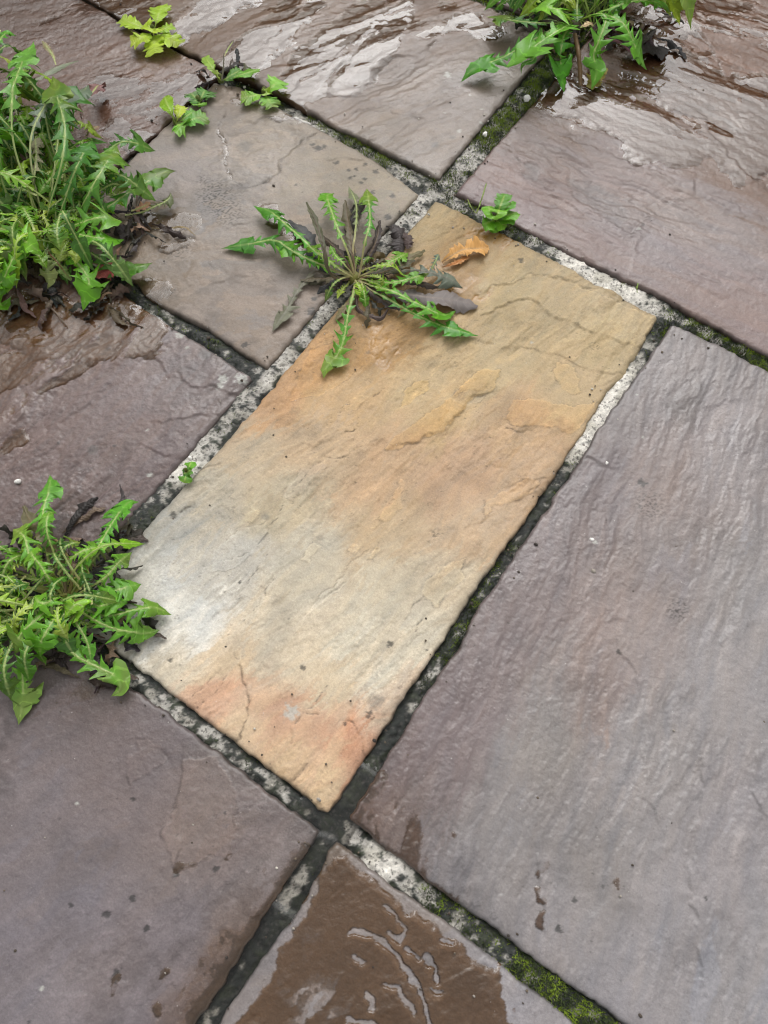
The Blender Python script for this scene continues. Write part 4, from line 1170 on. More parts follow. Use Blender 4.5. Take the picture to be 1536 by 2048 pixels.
    ribc = lin(rib)
    stc = lin(stalkcol if stalkcol is not None else (196, 188, 140))
    tone = 1 + 0.20 * perlin(u * 3.3, u * 0 + seed * 0.37, 1)
    cph = rs.rand() * 6.28
    aged = rs.choice([0, 0, 0, 0.2, 0.45])
    old = [(150, 146, 62), (120, 104, 58), (134, 120, 84)][rs.randint(3)]
    for j, s in enumerate(svals):
        sd = 0 if s < 0 else 1
        w = W[:, sd]
        a = abs(s)
        sg = 1 if s > 0 else -1
        if kind == 'stem':
            an = math.pi * (s * 0.5 + 0.5)
            pos = S + B * (math.cos(an) * width) + N * (math.sin(an) * width)
        else:
            lat = w * a
            off = -T * (back[:, sd] * lat)[:, None]
            # V fold, ruffle of the margin, curl of lobe tips
            ruf = ruffle * (0.22 * np.sin(u * (17 + 5 * sd) + cph + sg * 1.3) + 0.25 * perlin(u * 12 + sg, u * 0 + seed * 0.61, 2)) * a * a
            hN = fold * lat * (1 - 0.35 * a) + w * ruf - curl * w * a ** 2.2 * (0.6 + 0.4 * np.sin(u * 9 + cph))
            rid = 0.0007 * (a < 0.1)
            pos = S + B * (sg * lat)[:, None] + N * (hN + rid)[:, None] + off
        verts.append(pos)
        vec.append(np.stack([np.full(nu, s), u, np.zeros(nu)], 1))
        c = base[None] * (tone * (1 + 0.10 * perlin(u * 14 + s * 2, u * 0 + seed, 4)))[:, None]
        rf = np.clip(1.0 - np.maximum(0, (a * w - rib_w * 0.7)) / (rib_w * 0.35), 0, 1) * np.interp(u, [0, 0.75, 1], [1, 0.75, 0.0])
        if kind == 'stem': rf = 0 * rf
        if kind == 'spoon' or kind == 'round': rf = rf * 0.6
        stf = np.interp(u, [0, petiole * 0.8, petiole * 1.6], [1, 0.75, 0])
        rc_ = ribc[None] * (1 - stf)[:, None] + stc[None] * stf[:, None]
        if mat is None and aged > 0:
            yl = np.clip(aged * sstep(0.55, 1.0, u + 0.25 * perlin(u * 6 + s, u * 0 + seed * 0.7, 5)) + 0.18 * sstep(0.3, 0.7, perlin(u * 10 + s * 1.5, u * 0 + seed * 1.3, 6)), 0, 0.85)
            c = c * (1 - yl)[:, None] + lin(old)[None] * yl[:, None]
        c = c * (1 - rf)[:, None] + rc_ * rf[:, None]
        cc.append(c)
    V = np.stack(verts, 1).reshape(-1, 3)
    V[:, 2] = np.maximum(V[:, 2], 0.0012)
    C_ = np.clip(np.stack(cc, 1).reshape(-1, 3) * (0.86 if mat is None else 0.78), 0.004, 0.8)
    ve = np.stack(vec, 1).reshape(-1, 3)
    ncol = len(svals)
    i = (np.arange(nu - 1)[:, None] * ncol + np.arange(ncol - 1)[None]).ravel()
    F_ = np.stack([i, i + 1, i + ncol + 1, i + ncol], 1)
    if parent is not None:
        V = V - np.array(parent.location)
    o = mesh_obj(name, V, F_, mat or LEAF, parent, C_, vec=ve)
    if label: o['label'] = label
    return o


def plant(name, px, py, label, cat, group=None):
    p = P(px, py)
    t = empty(name, (p[0], p[1], 0))
    tag(t, label, cat, group)
    bpy.context.view_layer.update()
    return t


def crown(parent, px, py, r, color, seed):
    """short stub the leaves grow out of"""
    c = P(px, py)
    an = np.linspace(0, 2 * math.pi, 14, endpoint=False)
    V, F_ = [], []
    prof = [(1.0, -0.002), (1.15, 0.004), (0.9, 0.010), (0.45, 0.013), (0.05, 0.0135)]
    for f, z in prof:
        rr = r * f * (1 + 0.2 * np.sin(an * 3 + seed) + 0.12 * np.cos(an * 5))
        V.append(np.stack([np.cos(an) * rr, np.sin(an) * rr, np.full(14, z)], 1))
    V = np.concatenate(V)
    for k in range(len(prof) - 1):
        for j in range(14):
            F_.append([k * 14 + j, k * 14 + (j + 1) % 14, (k + 1) * 14 + (j + 1) % 14, (k + 1) * 14 + j])
    cols = np.repeat(lin(color)[None] * 0.75, len(V), 0)
    return mesh_obj('crown', V, np.array(F_), DEAD, parent, cols, vec=np.zeros_like(V))


def random_leaf(parent, base, ang, length, rise, width, seed, droop=0.6, color=None, **kw):
    """ang: direction on the ground, radians in the place"""
    rs = np.random.RandomState(seed + 900)
    d = np.array([math.cos(ang), math.sin(ang), 0])
    side = np.array([-d[1], d[0], 0]) * rs.uniform(-0.18, 0.18) * length
    b = np.array(base, float)
    top = rise * length
    w = [b + [0, 0, 0.006], b + d * length * 0.33 + side * 0.2 + [0, 0, top * 0.75], b + d * length * 0.68 + side * 0.7 + [0, 0, top], b + d * length + side * 1.2 + [0, 0, max(0.004, top * (1 - droop))]]
    col = color or GREENS[rs.randint(len(GREENS))]
    return leaf(parent, None, width, color=col, seed=seed, world=w, twist=rs.uniform(-0.5, 0.5), lobes=rs.randint(4, 7), fold=rs.uniform(0.05, 0.45), curl=rs.uniform(0.0, 0.4), **kw)


def litter(parent, spots, n, seed, dark=(52, 44, 40)):
    """rotted leaves matted under a plant, each one a shrivelled leaf"""
    rs = np.random.RandomState(seed)
    for k in range(n):
        x, y, r = spots[rs.randint(len(spots))]
        b = P(x + rs.uniform(-r, r), y + rs.uniform(-r, r))
        a = rs.rand() * 6.283
        Ln = rs.uniform(0.025, 0.06)
        d = np.array([math.cos(a), math.sin(a), 0])
        e = np.array([-d[1], d[0], 0]) * rs.uniform(-0.5, 0.5) * Ln
        w = [b + [0, 0, 0.003], b + d * Ln * 0.4 + e * 0.5 + [0, 0, rs.uniform(0.004, 0.014)], b + d * Ln * 0.8 + e + [0, 0, rs.uniform(0.003, 0.012)], b + d * Ln + e * 1.6 + [0, 0, 0.003]]
        f = rs.uniform(0.6, 1.6)
        dk = (dark, dark, dark, (70, 60, 48), (60, 50, 44), (44, 38, 34), (92, 78, 60), (112, 98, 76))[rs.randint(8)]
        c = tuple(np.clip(np.array(dk) * f + rs.randint(-6, 7, 3), 16, 170))
        leaf(parent, None, rs.uniform(0.0015, 0.008), 'strap', c, seed * 50 + k, 'withered_leaf', fold=0.5, curl=0.9, mat=DEAD, world=w, rib=c, stalkcol=c, twist=rs.uniform(-1.5, 1.5), ns=22, ruffle=2.2)


GR = 'dandelions growing out of the patio joints'
WI = (70, 62, 50)
# --- the flat rosette by the buff slab
t = plant('dandelion_plant', 712, 560, 'flat star shaped dandelion rosette at the far left edge of the buff slab', 'dandelion', GR)
crown(t, 712, 560, 0.010, (120, 118, 50), 1)
b0 = (711, 556, 0.008)
ST = (186, 164, 128)
def lf(pts, w, col, seed, **kw):
    kw.setdefault('stalkcol', ST)
    return leaf(t, pts, w, color=col, seed=seed, **kw)
lf([b0, (640, 528, .020), (590, 505, .026), (549, 481, .022), (500, 488, .012), (443, 497, .004)], .024, (66, 128, 44), 1, petiole=.2, lobes=5, fold=.15, curl=.5)
lf([b0, (640, 510, .030), (605, 478, .036), (568, 446, .030), (541, 424, .022), (507, 412, .012)], .021, (72, 138, 42), 2, petiole=.2, lobes=5, curl=.7, twist=.5)
lf([b0, (658, 538, .016), (598, 508, .022), (563, 492, .022), (549, 486, .016)], .022, (94, 158, 38), 3, petiole=.22, lobes=4)
lf([b0, (677, 560, .012), (656, 538, .034), (648, 498, .050), (633, 449, .050), (613, 404, .046)], .0045, (74, 74, 44), 4, kind='strap', mat=DEAD, name='withered_leaf', rib=(84, 70, 54), stalkcol=(130, 100, 84))
lf([b0, (697, 508, .036), (677, 461, .046), (660, 414, .040), (655, 392, .030), (668, 387, .018)], .021, (88, 150, 36), 5, petiole=.25, lobes=4, curl=.3)
lf([b0, (706, 500, .030), (710, 469, .034), (713, 412, .026), (697, 372, .010)], .010, (110, 116, 84), 6, petiole=.3, lobes=4, mat=DEAD, name='withered_leaf', curl=.8)
lf([b0, (719, 548, .016), (729, 488, .046), (739, 449, .050), (739, 417, .044), (734, 377, .026)], .020, (70, 134, 46), 7, petiole=.28, lobes=4, curl=.35)
lf([b0, (735, 545, .018), (760, 533, .026), (786, 521, .026), (817, 505, .012)], .015, (98, 158, 46), 8, petiole=.25, lobes=4)
lf([b0, (752, 563, .016), (786, 565, .026), (822, 557, .026), (856, 547, .016)], .017, (84, 148, 36), 9, petiole=.2, lobes=4)
lf([b0, (745, 572, .014), (786, 583, .026), (840, 610, .024), (885, 630, .014), (912, 622, .006)], .024, (82, 144, 38), 10, petiole=.15, lobes=4)
lf([b0, (740, 578, .012), (775, 597, .018), (830, 628, .016), (882, 651, .010), (926, 664, .008), (956, 672, .004)], .023, (72, 138, 50), 11, petiole=.18, lobes=5, fold=.1)
lf([(710, 562, .008), (706, 590, .020), (697, 623, .024), (687, 680, .016), (674, 711, .010), (652, 738, .006), (647, 757, .003)], .022, (74, 140, 42), 12, petiole=.15, lobes=5, fold=.12)
lf([(711, 562, .006), (712, 590, .010), (716, 617, .010), (734, 630, .008), (762, 636, .008), (776, 618, .012)], .0035, (72, 58, 52), 13, kind='strap', mat=DEAD, name='withered_leaf', rib=(84, 66, 60), stalkcol=(120, 90, 76), curl=1.0)
lf([b0, (690, 530, .028), (672, 512, .030), (660, 490, .030)], .012, (100, 160, 44), 14, petiole=.35, lobes=3)
lf([b0, (735, 560, .014), (762, 572, .018), (775, 590, .014)], .014, (112, 158, 42), 15, petiole=.2, lobes=3)
lf([b0, (690, 545, .022), (655, 520, .026), (630, 500, .026), (612, 492, .016)], .016, (112, 166, 40), 16, petiole=.25, lobes=4)
lf([b0, (735, 553, .014), (765, 545, .018), (800, 532, .018), (830, 520, .012)], .007, (80, 78, 56), 17, kind='strap', mat=DEAD, name='withered_leaf', rib=(120, 96, 70), stalkcol=(150, 110, 90))
lf([(740, 575, .006), (770, 580, .008), (822, 590, .012), (874, 597, .014), (915, 602, .010), (956, 612, .005)], .016, (112, 104, 100), 18, kind='strap', mat=DEAD, name='withered_leaf', rib=(128, 116, 108), stalkcol=(120, 96, 84), curl=.7, label='grey crumpled dead leaf')
lf([(745, 560, .008), (785, 545, .014), (830, 540, .022), (870, 548, .022), (905, 562, .014), (926, 577, .006)], .020, (96, 104, 88), 19, petiole=.2, lobes=4, mat=DEAD, name='withered_leaf', rib=(120, 112, 98), curl=.8, label='grey crumpled dead leaf')
lf([(850, 555, .010), (862, 540, .018), (872, 520, .024), (878, 508, .022)], .010, (104, 118, 100), 20, petiole=.1, lobes=3, mat=DEAD, name='withered_leaf')
lf([(712, 505, .004), (700, 470, .006), (712, 420, .010), (738, 398, .010)], .008, (60, 54, 50), 21, kind='strap', mat=DEAD, name='withered_leaf', rib=(70, 60, 54), curl=1.)
lf([(690, 560, .004), (650, 535, .006), (610, 470, .010), (578, 440, .010)], .010, (66, 66, 66), 22, kind='strap', mat=DEAD, name='withered_leaf', rib=(80, 78, 70), curl=1.)
lf([(690, 558, .004), (650, 548, .006), (628, 545, .008), (598, 578, .006), (578, 612, .006), (544, 664, .004)], .019, (112, 112, 92), 23, petiole=.3, lobes=3, mat=DEAD, name='withered_leaf', rib=(132, 128, 116), stalkcol=(120, 100, 84), curl=.3, label='grey olive dead leaf lying flat')
litter(t, [(735, 530, 10), (745, 600, 8), (835, 575, 16)], 6, 31, (70, 60, 54))

rs = np.random.RandomState(33)
for k in range(14):
    a = rs.uniform(0, 6.283)
    random_leaf(t, P(712 + rs.uniform(-6, 6), 558 + rs.uniform(-5, 5)), a, rs.uniform(.03, .075), rs.uniform(.15, .5), rs.uniform(.007, .013), 4300 + k, stalkcol=ST, petiole=.3)
for k, (x, y, hh) in enumerate([(640, 470, .03), (690, 400, .03), (760, 440, .02), (850, 500, .014), (880, 575, .012), (600, 560, .012), (800, 620, .012), (670, 640, .010)]):
    mx2, my2 = (712 + x) / 2 + rs.uniform(-14, 14), (558 + y) / 2 + rs.uniform(-14, 14)
    lf([b0, (mx2, my2, hh), (x, y, hh * .6)], rs.uniform(.004, .008), [(74, 62, 52), (96, 88, 66), (60, 50, 46), (112, 104, 70)][k % 4], 4400 + k, kind='strap', mat=DEAD, name='withered_leaf', rib=(104, 86, 66), stalkcol=(140, 108, 88), curl=.8)
litter(t, [(700, 572, 10), (725, 575, 10), (690, 545, 12), (720, 540, 12), (740, 560, 14)], 14, 32, (56, 48, 44))

# loose fallen leaves
fl = plant('fallen_leaf', 926, 505, 'tan and orange fallen leaf lying on the buff slab', 'leaf')
leaf(fl, [(884, 525, .004), (903, 512, .008), (926, 500, .010), (952, 498, .008), (977, 496, .003)], .0125, 'strap', (208, 156, 88), 41, mat=DEAD, rib=(186, 150, 100), stalkcol=(140, 104, 60), curl=.25, fold=.7, name='blade', ruffle=.6)
leaf(fl, [(886, 534, .003), (905, 528, .006), (925, 519, .006), (940, 512, .004)], .005, 'strap', (176, 126, 76), 42, mat=DEAD, rib=(180, 110, 44), stalkcol=(150, 96, 40), name='folded_edge')
fl = plant('fallen_leaf', 788, 480, 'black rotted leaf plastered over the mortar above the rosette', 'leaf')
leaf(fl, [(772, 452, .004), (790, 456, .010), (800, 475, .008), (797, 505, .003)], .013, 'strap', (52, 44, 42), 43, mat=DEAD, rib=(62, 52, 50), stalkcol=(50, 42, 40), name='blade', curl=.8)
leaf(fl, [(806, 462, .006), (816, 478, .009), (815, 498, .005)], .007, 'strap', (74, 58, 54), 44, mat=DEAD, rib=(84, 66, 60), stalkcol=(60, 50, 46), name='folded_edge')

# --- near left clump
t = plant('dandelion_plant', 134, 1206, 'bushy dandelion with a dark rotting base beside the cream end of the buff slab', 'dandelion', GR)
crown(t, 134, 1206, 0.016, (90, 84, 50), 2)
b0 = (134, 1200, 0.012)
ST = (190, 184, 124)
lf([b0, (100, 1130, .030), (86, 1054, .050), (88, 1014, .050), (99, 980, .042), (100, 950, .030)], .022, (84, 146, 50), 101, petiole=.3, lobes=5, curl=.4)
lf([b0, (112, 1120, .040), (94, 1064, .060), (97, 1030, .056), (112, 1024, .044)], .016, (76, 140, 40), 102, petiole=.5, lobes=3, curl=.6)
lf([b0, (165, 1150, .030), (190, 1105, .040), (210, 1071, .040), (228, 1041, .038), (255, 1007, .034), (277, 1004, .022)], .024, (80, 146, 46), 103, petiole=.4, lobes=4)
lf([b0, (90, 1150, .040), (59, 1108, .056), (48, 1073, .052), (26, 1058, .030)], .022, (88, 150, 46), 104, petiole=.25, lobes=4)
lf([b0, (100, 1160, .050), (80, 1130, .060), (66, 1112, .060), (58, 1095, .050)], .018, (98, 160, 40), 105, petiole=.3, lobes=3)
lf([b0, (170, 1198, .026), (205, 1190, .034), (247, 1177, .032), (283, 1168, .018)], .024, (82, 146, 44), 106, petiole=.28, lobes=4)
lf([b0, (170, 1180, .030), (210, 1155, .040), (238, 1125, .036), (264, 1104, .020)], .017, (90, 152, 44), 107, petiole=.45, lobes=3)
lf([b0, (170, 1218, .020), (215, 1232, .028), (272, 1219, .028), (310, 1216, .020), (343, 1230, .008)], .022, (78, 136, 40), 108, petiole=.15, lobes=5, curl=.6)
lf([b0, (165, 1225, .024), (195, 1243, .034), (235, 1259, .030), (292, 1266, .016), (320, 1260, .010)], .022, (80, 142, 38), 109, petiole=.2, lobes=5)
lf([b0, (90, 1250, .040), (52, 1290, .046), (45, 1335, .030), (46, 1395, .010), (37, 1450, .004)], .026, (92, 156, 42), 110, petiole=.2, lobes=5, fold=.1)
lf([b0, (112, 1262, .030), (148, 1308, .030), (193, 1333, .024), (230, 1352, .020), (240, 1378, .014), (222, 1393, .008)], .022, (88, 148, 42), 111, petiole=.12, lobes=5)
lf([b0, (150, 1240, .036), (170, 1275, .036), (180, 1305, .030), (181, 1332, .022)], .013, (76, 134, 42), 112, petiole=.15, lobes=4)
lf([b0, (90, 1225, .052), (60, 1250, .060), (40, 1272, .056), (30, 1308, .036)], .026, (92, 154, 38), 113, petiole=.2, lobes=3)
lf([b0, (110, 1235, .050), (92, 1265, .058), (82, 1285, .052), (80, 1314, .036)], .026, (84, 146, 36), 114, petiole=.2, lobes=3)
lf([b0, (115, 1195, .050), (95, 1205, .064), (80, 1205, .066), (68, 1192, .056)], .022, (96, 160, 40), 115, petiole=.2, lobes=3)
lf([b0, (180, 1205, .030), (200, 1212, .036), (230, 1205, .036), (256, 1206, .026)], .024, (96, 160, 46), 116, petiole=.25, lobes=4)
lf([b0, (150, 1225, .040), (165, 1215, .046), (150, 1210, .050), (128, 1238, .050)], .016, (120, 174, 44), 117, petiole=.2, lobes=3)
lf([b0, (180, 1130, .030), (205, 1095, .036), (210, 1070, .030)], .012, (88, 110, 62), 118, petiole=.3, lobes=5, curl=.8)
lf([b0, (120, 1120, .040), (95, 1075, .046), (60, 1040, .044), (47, 1012, .040)], .010, (104, 98, 66), 119, kind='strap', mat=DEAD, name='withered_leaf', rib=(128, 108, 78), stalkcol=(160, 140, 110))
lf([b0, (145, 1150, .034), (130, 1105, .040), (110, 1080, .040), (92, 1070, .040)], .0022, (150, 140, 104), 120, kind='stem', name='stalk')
lf([b0, (173, 1160, .026), (174, 1140, .030), (166, 1112, .036)], .0020, (176, 184, 120), 121, kind='stem', name='stalk')
lf([b0, (155, 1165, .030), (165, 1130, .040), (160, 1105, .040)], .016, (80, 140, 40), 122, petiole=.3, lobes=4)
base = P(122, 1215)
rs = np.random.RandomState(77)
for k in range(70):
    a = math.atan2(*(P(122 + rs.uniform(-260, 20), 1215 + rs.uniform(-150, 160)) - base)[[1, 0]])
    bb = base + np.array([rs.uniform(-.03, .01), rs.uniform(-.03, .03), 0])
    if k > 26: bb = P(rs.uniform(-30, 70), rs.uniform(1150, 1290))
    random_leaf(t, bb, a, rs.uniform(.05, .12), rs.uniform(.25, .75), rs.uniform(.010, .020), 1300 + k, stalkcol=ST, petiole=rs.uniform(.15, .35))
for k in range(60):
    q = P(rs.uniform(-20, 215), rs.uniform(1150, 1290))
    random_leaf(t, np.array([q[0], q[1], rs.uniform(.0, .04)]), rs.uniform(0, 6.283), rs.uniform(.03, .065), rs.uniform(.1, .6), rs.uniform(.007, .015), 6300 + k, stalkcol=ST, petiole=.15,
                color=[None, (64, 116, 36), (52, 96, 32)][k % 3])
litter(t, [(150, 1335, 28), (185, 1345, 18), (120, 1310, 20), (222, 1272, 14), (268, 1243, 14), (210, 1120, 22), (235, 1080, 18), (190, 1150, 24), (50, 1120, 30), (180, 1270, 26), (135, 1080, 12)], 64, 51)

# --- far left clump
t = plant('dandelion_plant', 92, 470, 'biggest dandelion clump, tall with long upright leaves and a red dead leaf', 'dandelion', GR)
crown(t, 92, 470, 0.02, (90, 84, 50), 3)
b0 = (92, 470, 0.012)
ST = (196, 200, 140)
lf([b0, (30, 300, .10), (25, 189, .13), (32, 159, .13), (45, 125, .12), (68, 84, .10)], .032, (98, 156, 66), 201, petiole=.45, lobes=4)
lf([b0, (97, 420, .06), (121, 335, .11), (130, 270, .12), (126, 235, .12), (115, 195, .115), (105, 152, .10)], .034, (62, 122, 38), 202, petiole=.2, lobes=4, fold=.1)
lf([b0, (118, 430, .05), (148, 347, .09), (172, 298, .09), (185, 281, .08)], .030, (66, 124, 48), 203, petiole=.25, lobes=4)
lf([b0, (150, 430, .04), (171, 399, .07), (188, 367, .085), (210, 330, .085), (234, 290, .07)], .040, (72, 128, 44), 204, petiole=.2, lobes=4, fold=.1)
lf([b0, (150, 450, .03), (193, 429, .045), (223, 409, .05), (262, 382, .045), (300, 361, .035), (329, 345, .03), (352, 342, .024)], .024, (72, 134, 50), 205, petiole=.2, lobes=5)
lf([b0, (134, 466, .045), (188, 475, .06), (220, 478, .055), (248, 480, .035)], .034, (86, 150, 34), 206, petiole=.2, lobes=4)
lf([b0, (150, 450, .05), (190, 437, .065), (222, 436, .06), (242, 443, .04)], .034, (84, 146, 42), 207, petiole=.2, lobes=3)
lf([b0, (170, 500, .02), (238, 541, .02), (272, 535, .022), (305, 526, .014)], .026, (62, 118, 36), 208, petiole=.45, lobes=2, curl=.4)
lf([b0, (140, 510, .03), (176, 556, .034), (173, 587, .026), (166, 622, .010)], .032, (94, 158, 36), 209, petiole=.35, lobes=2, fold=.2)
lf([b0, (30, 540, .05), (-10, 580, .04), (5, 612, .02), (22, 594, .012)], .020, (96, 160, 48), 210, petiole=.3, lobes=3)
lf([b0, (45, 490, .06), (25, 520, .065), (8, 560, .05), (-5, 600, .03)], .030, (88, 150, 36), 211, petiole=.2, lobes=4)
lf([b0, (40, 455, .06), (25, 461, .07), (60, 490, .075), (88, 512, .06)], .026, (110, 170, 50), 212, petiole=.15, lobes=3)
lf([b0, (95, 500, .03), (115, 525, .028), (132, 548, .02), (148, 566, .010)], .010, (120, 150, 86), 213, petiole=.5, lobes=4, rib=(150, 80, 74), stalkcol=(150, 70, 70))
lf([(180, 550, .008), (205, 545, .014), (225, 535, .018), (232, 522, .020)], .015, (176, 88, 84), 214, kind='strap', mat=DEAD, name='withered_leaf', rib=(150, 70, 66), stalkcol=(140, 60, 58), curl=.3, fold=.5, label='red dead leaf')
lf([(170, 522, .012), (200, 530, .012), (235, 540, .010), (262, 552, .006)], .010, (172, 168, 150), 215, kind='strap', mat=DEAD, name='withered_leaf', rib=(150, 90, 90), stalkcol=(130, 70, 70), curl=.6)
lf([b0, (90, 500, .03), (92, 530, .03), (98, 560, .016), (95, 580, .008)], .020, (140, 164, 116), 216, petiole=.3, lobes=4, curl=.7)
lf([(0, 60, .06), (-10, 100, .06), (0, 80, .06), (14, 66, .05), (32, 72, .04)], .016, (78, 150, 46), 217, petiole=.2, lobes=3)
lf([b0, (110, 330, .08), (125, 220, .08), (150, 195, .075), (172, 200, .07), (190, 212, .05)], .036, (52, 104, 30), 218, petiole=.5, lobes=2, fold=.1)
lf([b0, (40, 260, .06), (32, 191, .07), (82, 154, .06), (119, 132, .05), (158, 122, .03)], .012, (124, 132, 108), 219, kind='dandelion', petiole=.5, lobes=4, mat=DEAD, name='withered_leaf', rib=(140, 134, 112), curl=.9)
lf([(112, 130, .04), (105, 110, .04), (92, 92, .04), (84, 82, .04)], .004, (140, 128, 92), 220, kind='strap', mat=DEAD, name='withered_leaf')
lf([b0, (60, 300, .09), (90, 210, .10), (112, 185, .09), (160, 185, .07), (178, 170, .05)], .026, (96, 112, 88), 221, petiole=.4, lobes=4, mat=DEAD, curl=.6)
lf([(170, 195, .03), (185, 185, .03), (197, 172, .02), (210, 180, .01)], .014, (128, 92, 88), 222, kind='strap', mat=DEAD, name='withered_leaf', label='dusky pink dead leaf')
lf([(146, 220, .03), (158, 218, .03), (166, 228, .02)], .011, (120, 96, 84), 223, kind='strap', mat=DEAD, name='withered_leaf')
lf([(250, 430, .012), (280, 425, .016), (305, 415, .020), (335, 400, .016), (342, 385, .016)], .013, (96, 104, 62), 224, petiole=.2, lobes=4, mat=DEAD, name='withered_leaf', curl=.6)
lf([(262, 422, .012), (285, 414, .018), (300, 405, .016)], .007, (196, 148, 118), 225, kind='strap', mat=DEAD, name='withered_leaf')
lf([(170, 275, .02), (180, 262, .03), (197, 252, .02)], .006, (150, 120, 96), 226, kind='strap', mat=DEAD, name='withered_leaf')
lf([(20, 420, .02), (60, 380, .06), (72, 320, .07), (70, 260, .06)], .014, (140, 136, 104), 227, petiole=.2, lobes=4, mat=DEAD, curl=.8)
rs = np.random.RandomState(91)
for k in range(150):
    bx, by = rs.uniform(20, 170), rs.uniform(330, 520)
    if k > 96: bx, by = rs.uniform(-60, 60), rs.uniform(260, 520)
    bb = P(bx, by)
    tx, ty = bx + rs.uniform(-150, 130), by + rs.uniform(-260, 120)
    a = math.atan2(*(P(tx, ty) - bb)[[1, 0]])
    nearer = by > 430
    random_leaf(t, bb, a, rs.uniform(.06, .14), rs.uniform(.35, .95), rs.uniform(.012, .027), 2300 + k, stalkcol=ST, petiole=rs.uniform(.15, .4),
                color=None if nearer or k % 3 == 0 else [(58, 112, 34), (64, 120, 44), (52, 100, 36)][k % 3])
for k in range(70):
    bx, by = rs.uniform(0, 215), rs.uniform(385, 530)
    q = P(bx, by)
    b3 = np.array([q[0], q[1], rs.uniform(.0, .055)])
    a = rs.uniform(0, 6.283)
    random_leaf(t, b3, a, rs.uniform(.035, .075), rs.uniform(.1, .5), rs.uniform(.011, .022), 5300 + k, stalkcol=ST, petiole=.15)
litter(t, [(250, 455, 24), (270, 440, 20), (290, 465, 16), (60, 580, 30), (90, 590, 26), (130, 570, 24), (215, 590, 20), (220, 550, 20), (40, 560, 30), (200, 350, 26), (170, 480, 30), (70, 500, 40), (215, 610, 12)], 74, 61, (58, 52, 48))

# --- far right clump
t = plant('dandelion_plant', 1146, 52, 'dandelion clump with drooping leaves at the top edge of the photo', 'dandelion', GR)
crown(t, 1146, 52, 0.018, (90, 84, 50), 4)
b0 = (1144, 46, 0.012)
ST = (150, 176, 84)
lf([b0, (1095, 68, .05), (1063, 81, .05), (1014, 111, .035), (968, 130, .022), (942, 143, .014), (922, 164, .004)], .030, (70, 136, 38), 301, petiole=.3, lobes=5)
lf([b0, (1128, 55, .07), (1095, 75, .075), (1050, 107, .06), (1011, 135, .045)], .046, (98, 160, 56), 302, petiole=.12, lobes=4, rib=(190, 210, 140))
lf([b0, (1082, 46, .04), (1030, 42, .04), (1000, 36, .03), (973, 34, .02)], .034, (56, 116, 44), 303, petiole=.3, lobes=4)
lf([b0, (1128, 72, .05), (1122, 100, .05), (1121, 130, .03), (1128, 184, .006)], .036, (72, 142, 38), 304, petiole=.2, lobes=4)
lf([b0, (1190, 28, .06), (1212, 36, .07), (1199, 78, .06), (1187, 111, .045), (1193, 143, .03), (1183, 180, .014)], .030, (88, 152, 42), 305, petiole=.25, lobes=5)
lf([b0, (1200, 30, .06), (1240, 42, .07), (1261, 72, .06), (1274, 104, .04), (1293, 140, .014)], .034, (92, 158, 46), 306, petiole=.35, lobes=5)
lf([b0, (1212, 20, .07), (1271, 2, .08), (1323, 10, .06), (1353, 44, .03)], .032, (84, 148, 42), 307, petiole=.3, lobes=4)
lf([b0, (1128, 27, .08), (1102, 16, .085), (1080, 14, .08), (1058, 24, .065)], .036, (112, 170, 60), 308, petiole=.15, lobes=3)
lf([(1150, 70, .02), (1156, 100, .03), (1160, 140, .016), (1161, 174, .004)], .0036, (118, 92, 62), 309, kind='stem', mat=DEAD, name='stalk')
lf([(1188, 112, .03), (1196, 140, .02), (1190, 160, .014), (1182, 178, .006)], .014, (146, 134, 60), 310, kind='strap', mat=DEAD, name='withered_leaf', rib=(150, 130, 70))
lf([(1240, 85, .012), (1275, 92, .02), (1300, 102, .012), (1336, 98, .004)], .016, (46, 40, 38), 311, kind='strap', mat=DEAD, name='withered_leaf', rib=(54, 46, 44), stalkcol=(50, 44, 40))
lf([(1160, 55, .05), (1175, 48, .05), (1182, 44, .045)], .006, (206, 180, 140), 312, kind='strap', mat=DEAD, name='withered_leaf', rib=(200, 170, 130))
lf([(1210, 80, .03), (1235, 84, .03), (1262, 106, .014)], .0026, (128, 84, 92), 313, kind='stem', mat=DEAD, name='stalk')
lf([b0, (1100, 60, .05), (1078, 90, .04), (1066, 120, .03), (1045, 130, .03), (1042, 150, .02)], .008, (72, 132, 36), 314, petiole=.2, lobes=3)
rs = np.random.RandomState(17)
base = P(1146, 40)
for k in range(60):
    a = rs.uniform(-0.6, 3.9) + 0.5
    random_leaf(t, base + np.array([rs.uniform(-.05, .05), rs.uniform(-.02, .06), 0]), a, rs.uniform(.09, .17), rs.uniform(.3, .9), rs.uniform(.013, .026), 3300 + k, stalkcol=ST, petiole=rs.uniform(.15, .35))
for k in range(45):
    q = P(rs.uniform(1040, 1320), rs.uniform(-40, 60))
    random_leaf(t, np.array([q[0], q[1], rs.uniform(.0, .06)]), rs.uniform(0, 6.283), rs.uniform(.04, .08), rs.uniform(.1, .6), rs.uniform(.010, .020), 7300 + k, stalkcol=ST, petiole=.15,
                color=[None, (70, 124, 38), (56, 104, 36)][k % 3])
litter(t, [(1240, 70, 22), (1290, 60, 30), (1320, 45, 26), (1180, 90, 16), (1150, 90, 14), (1060, 40, 22), (1340, 35, 22), (1220, 60, 26)], 46, 71, (66, 56, 52))

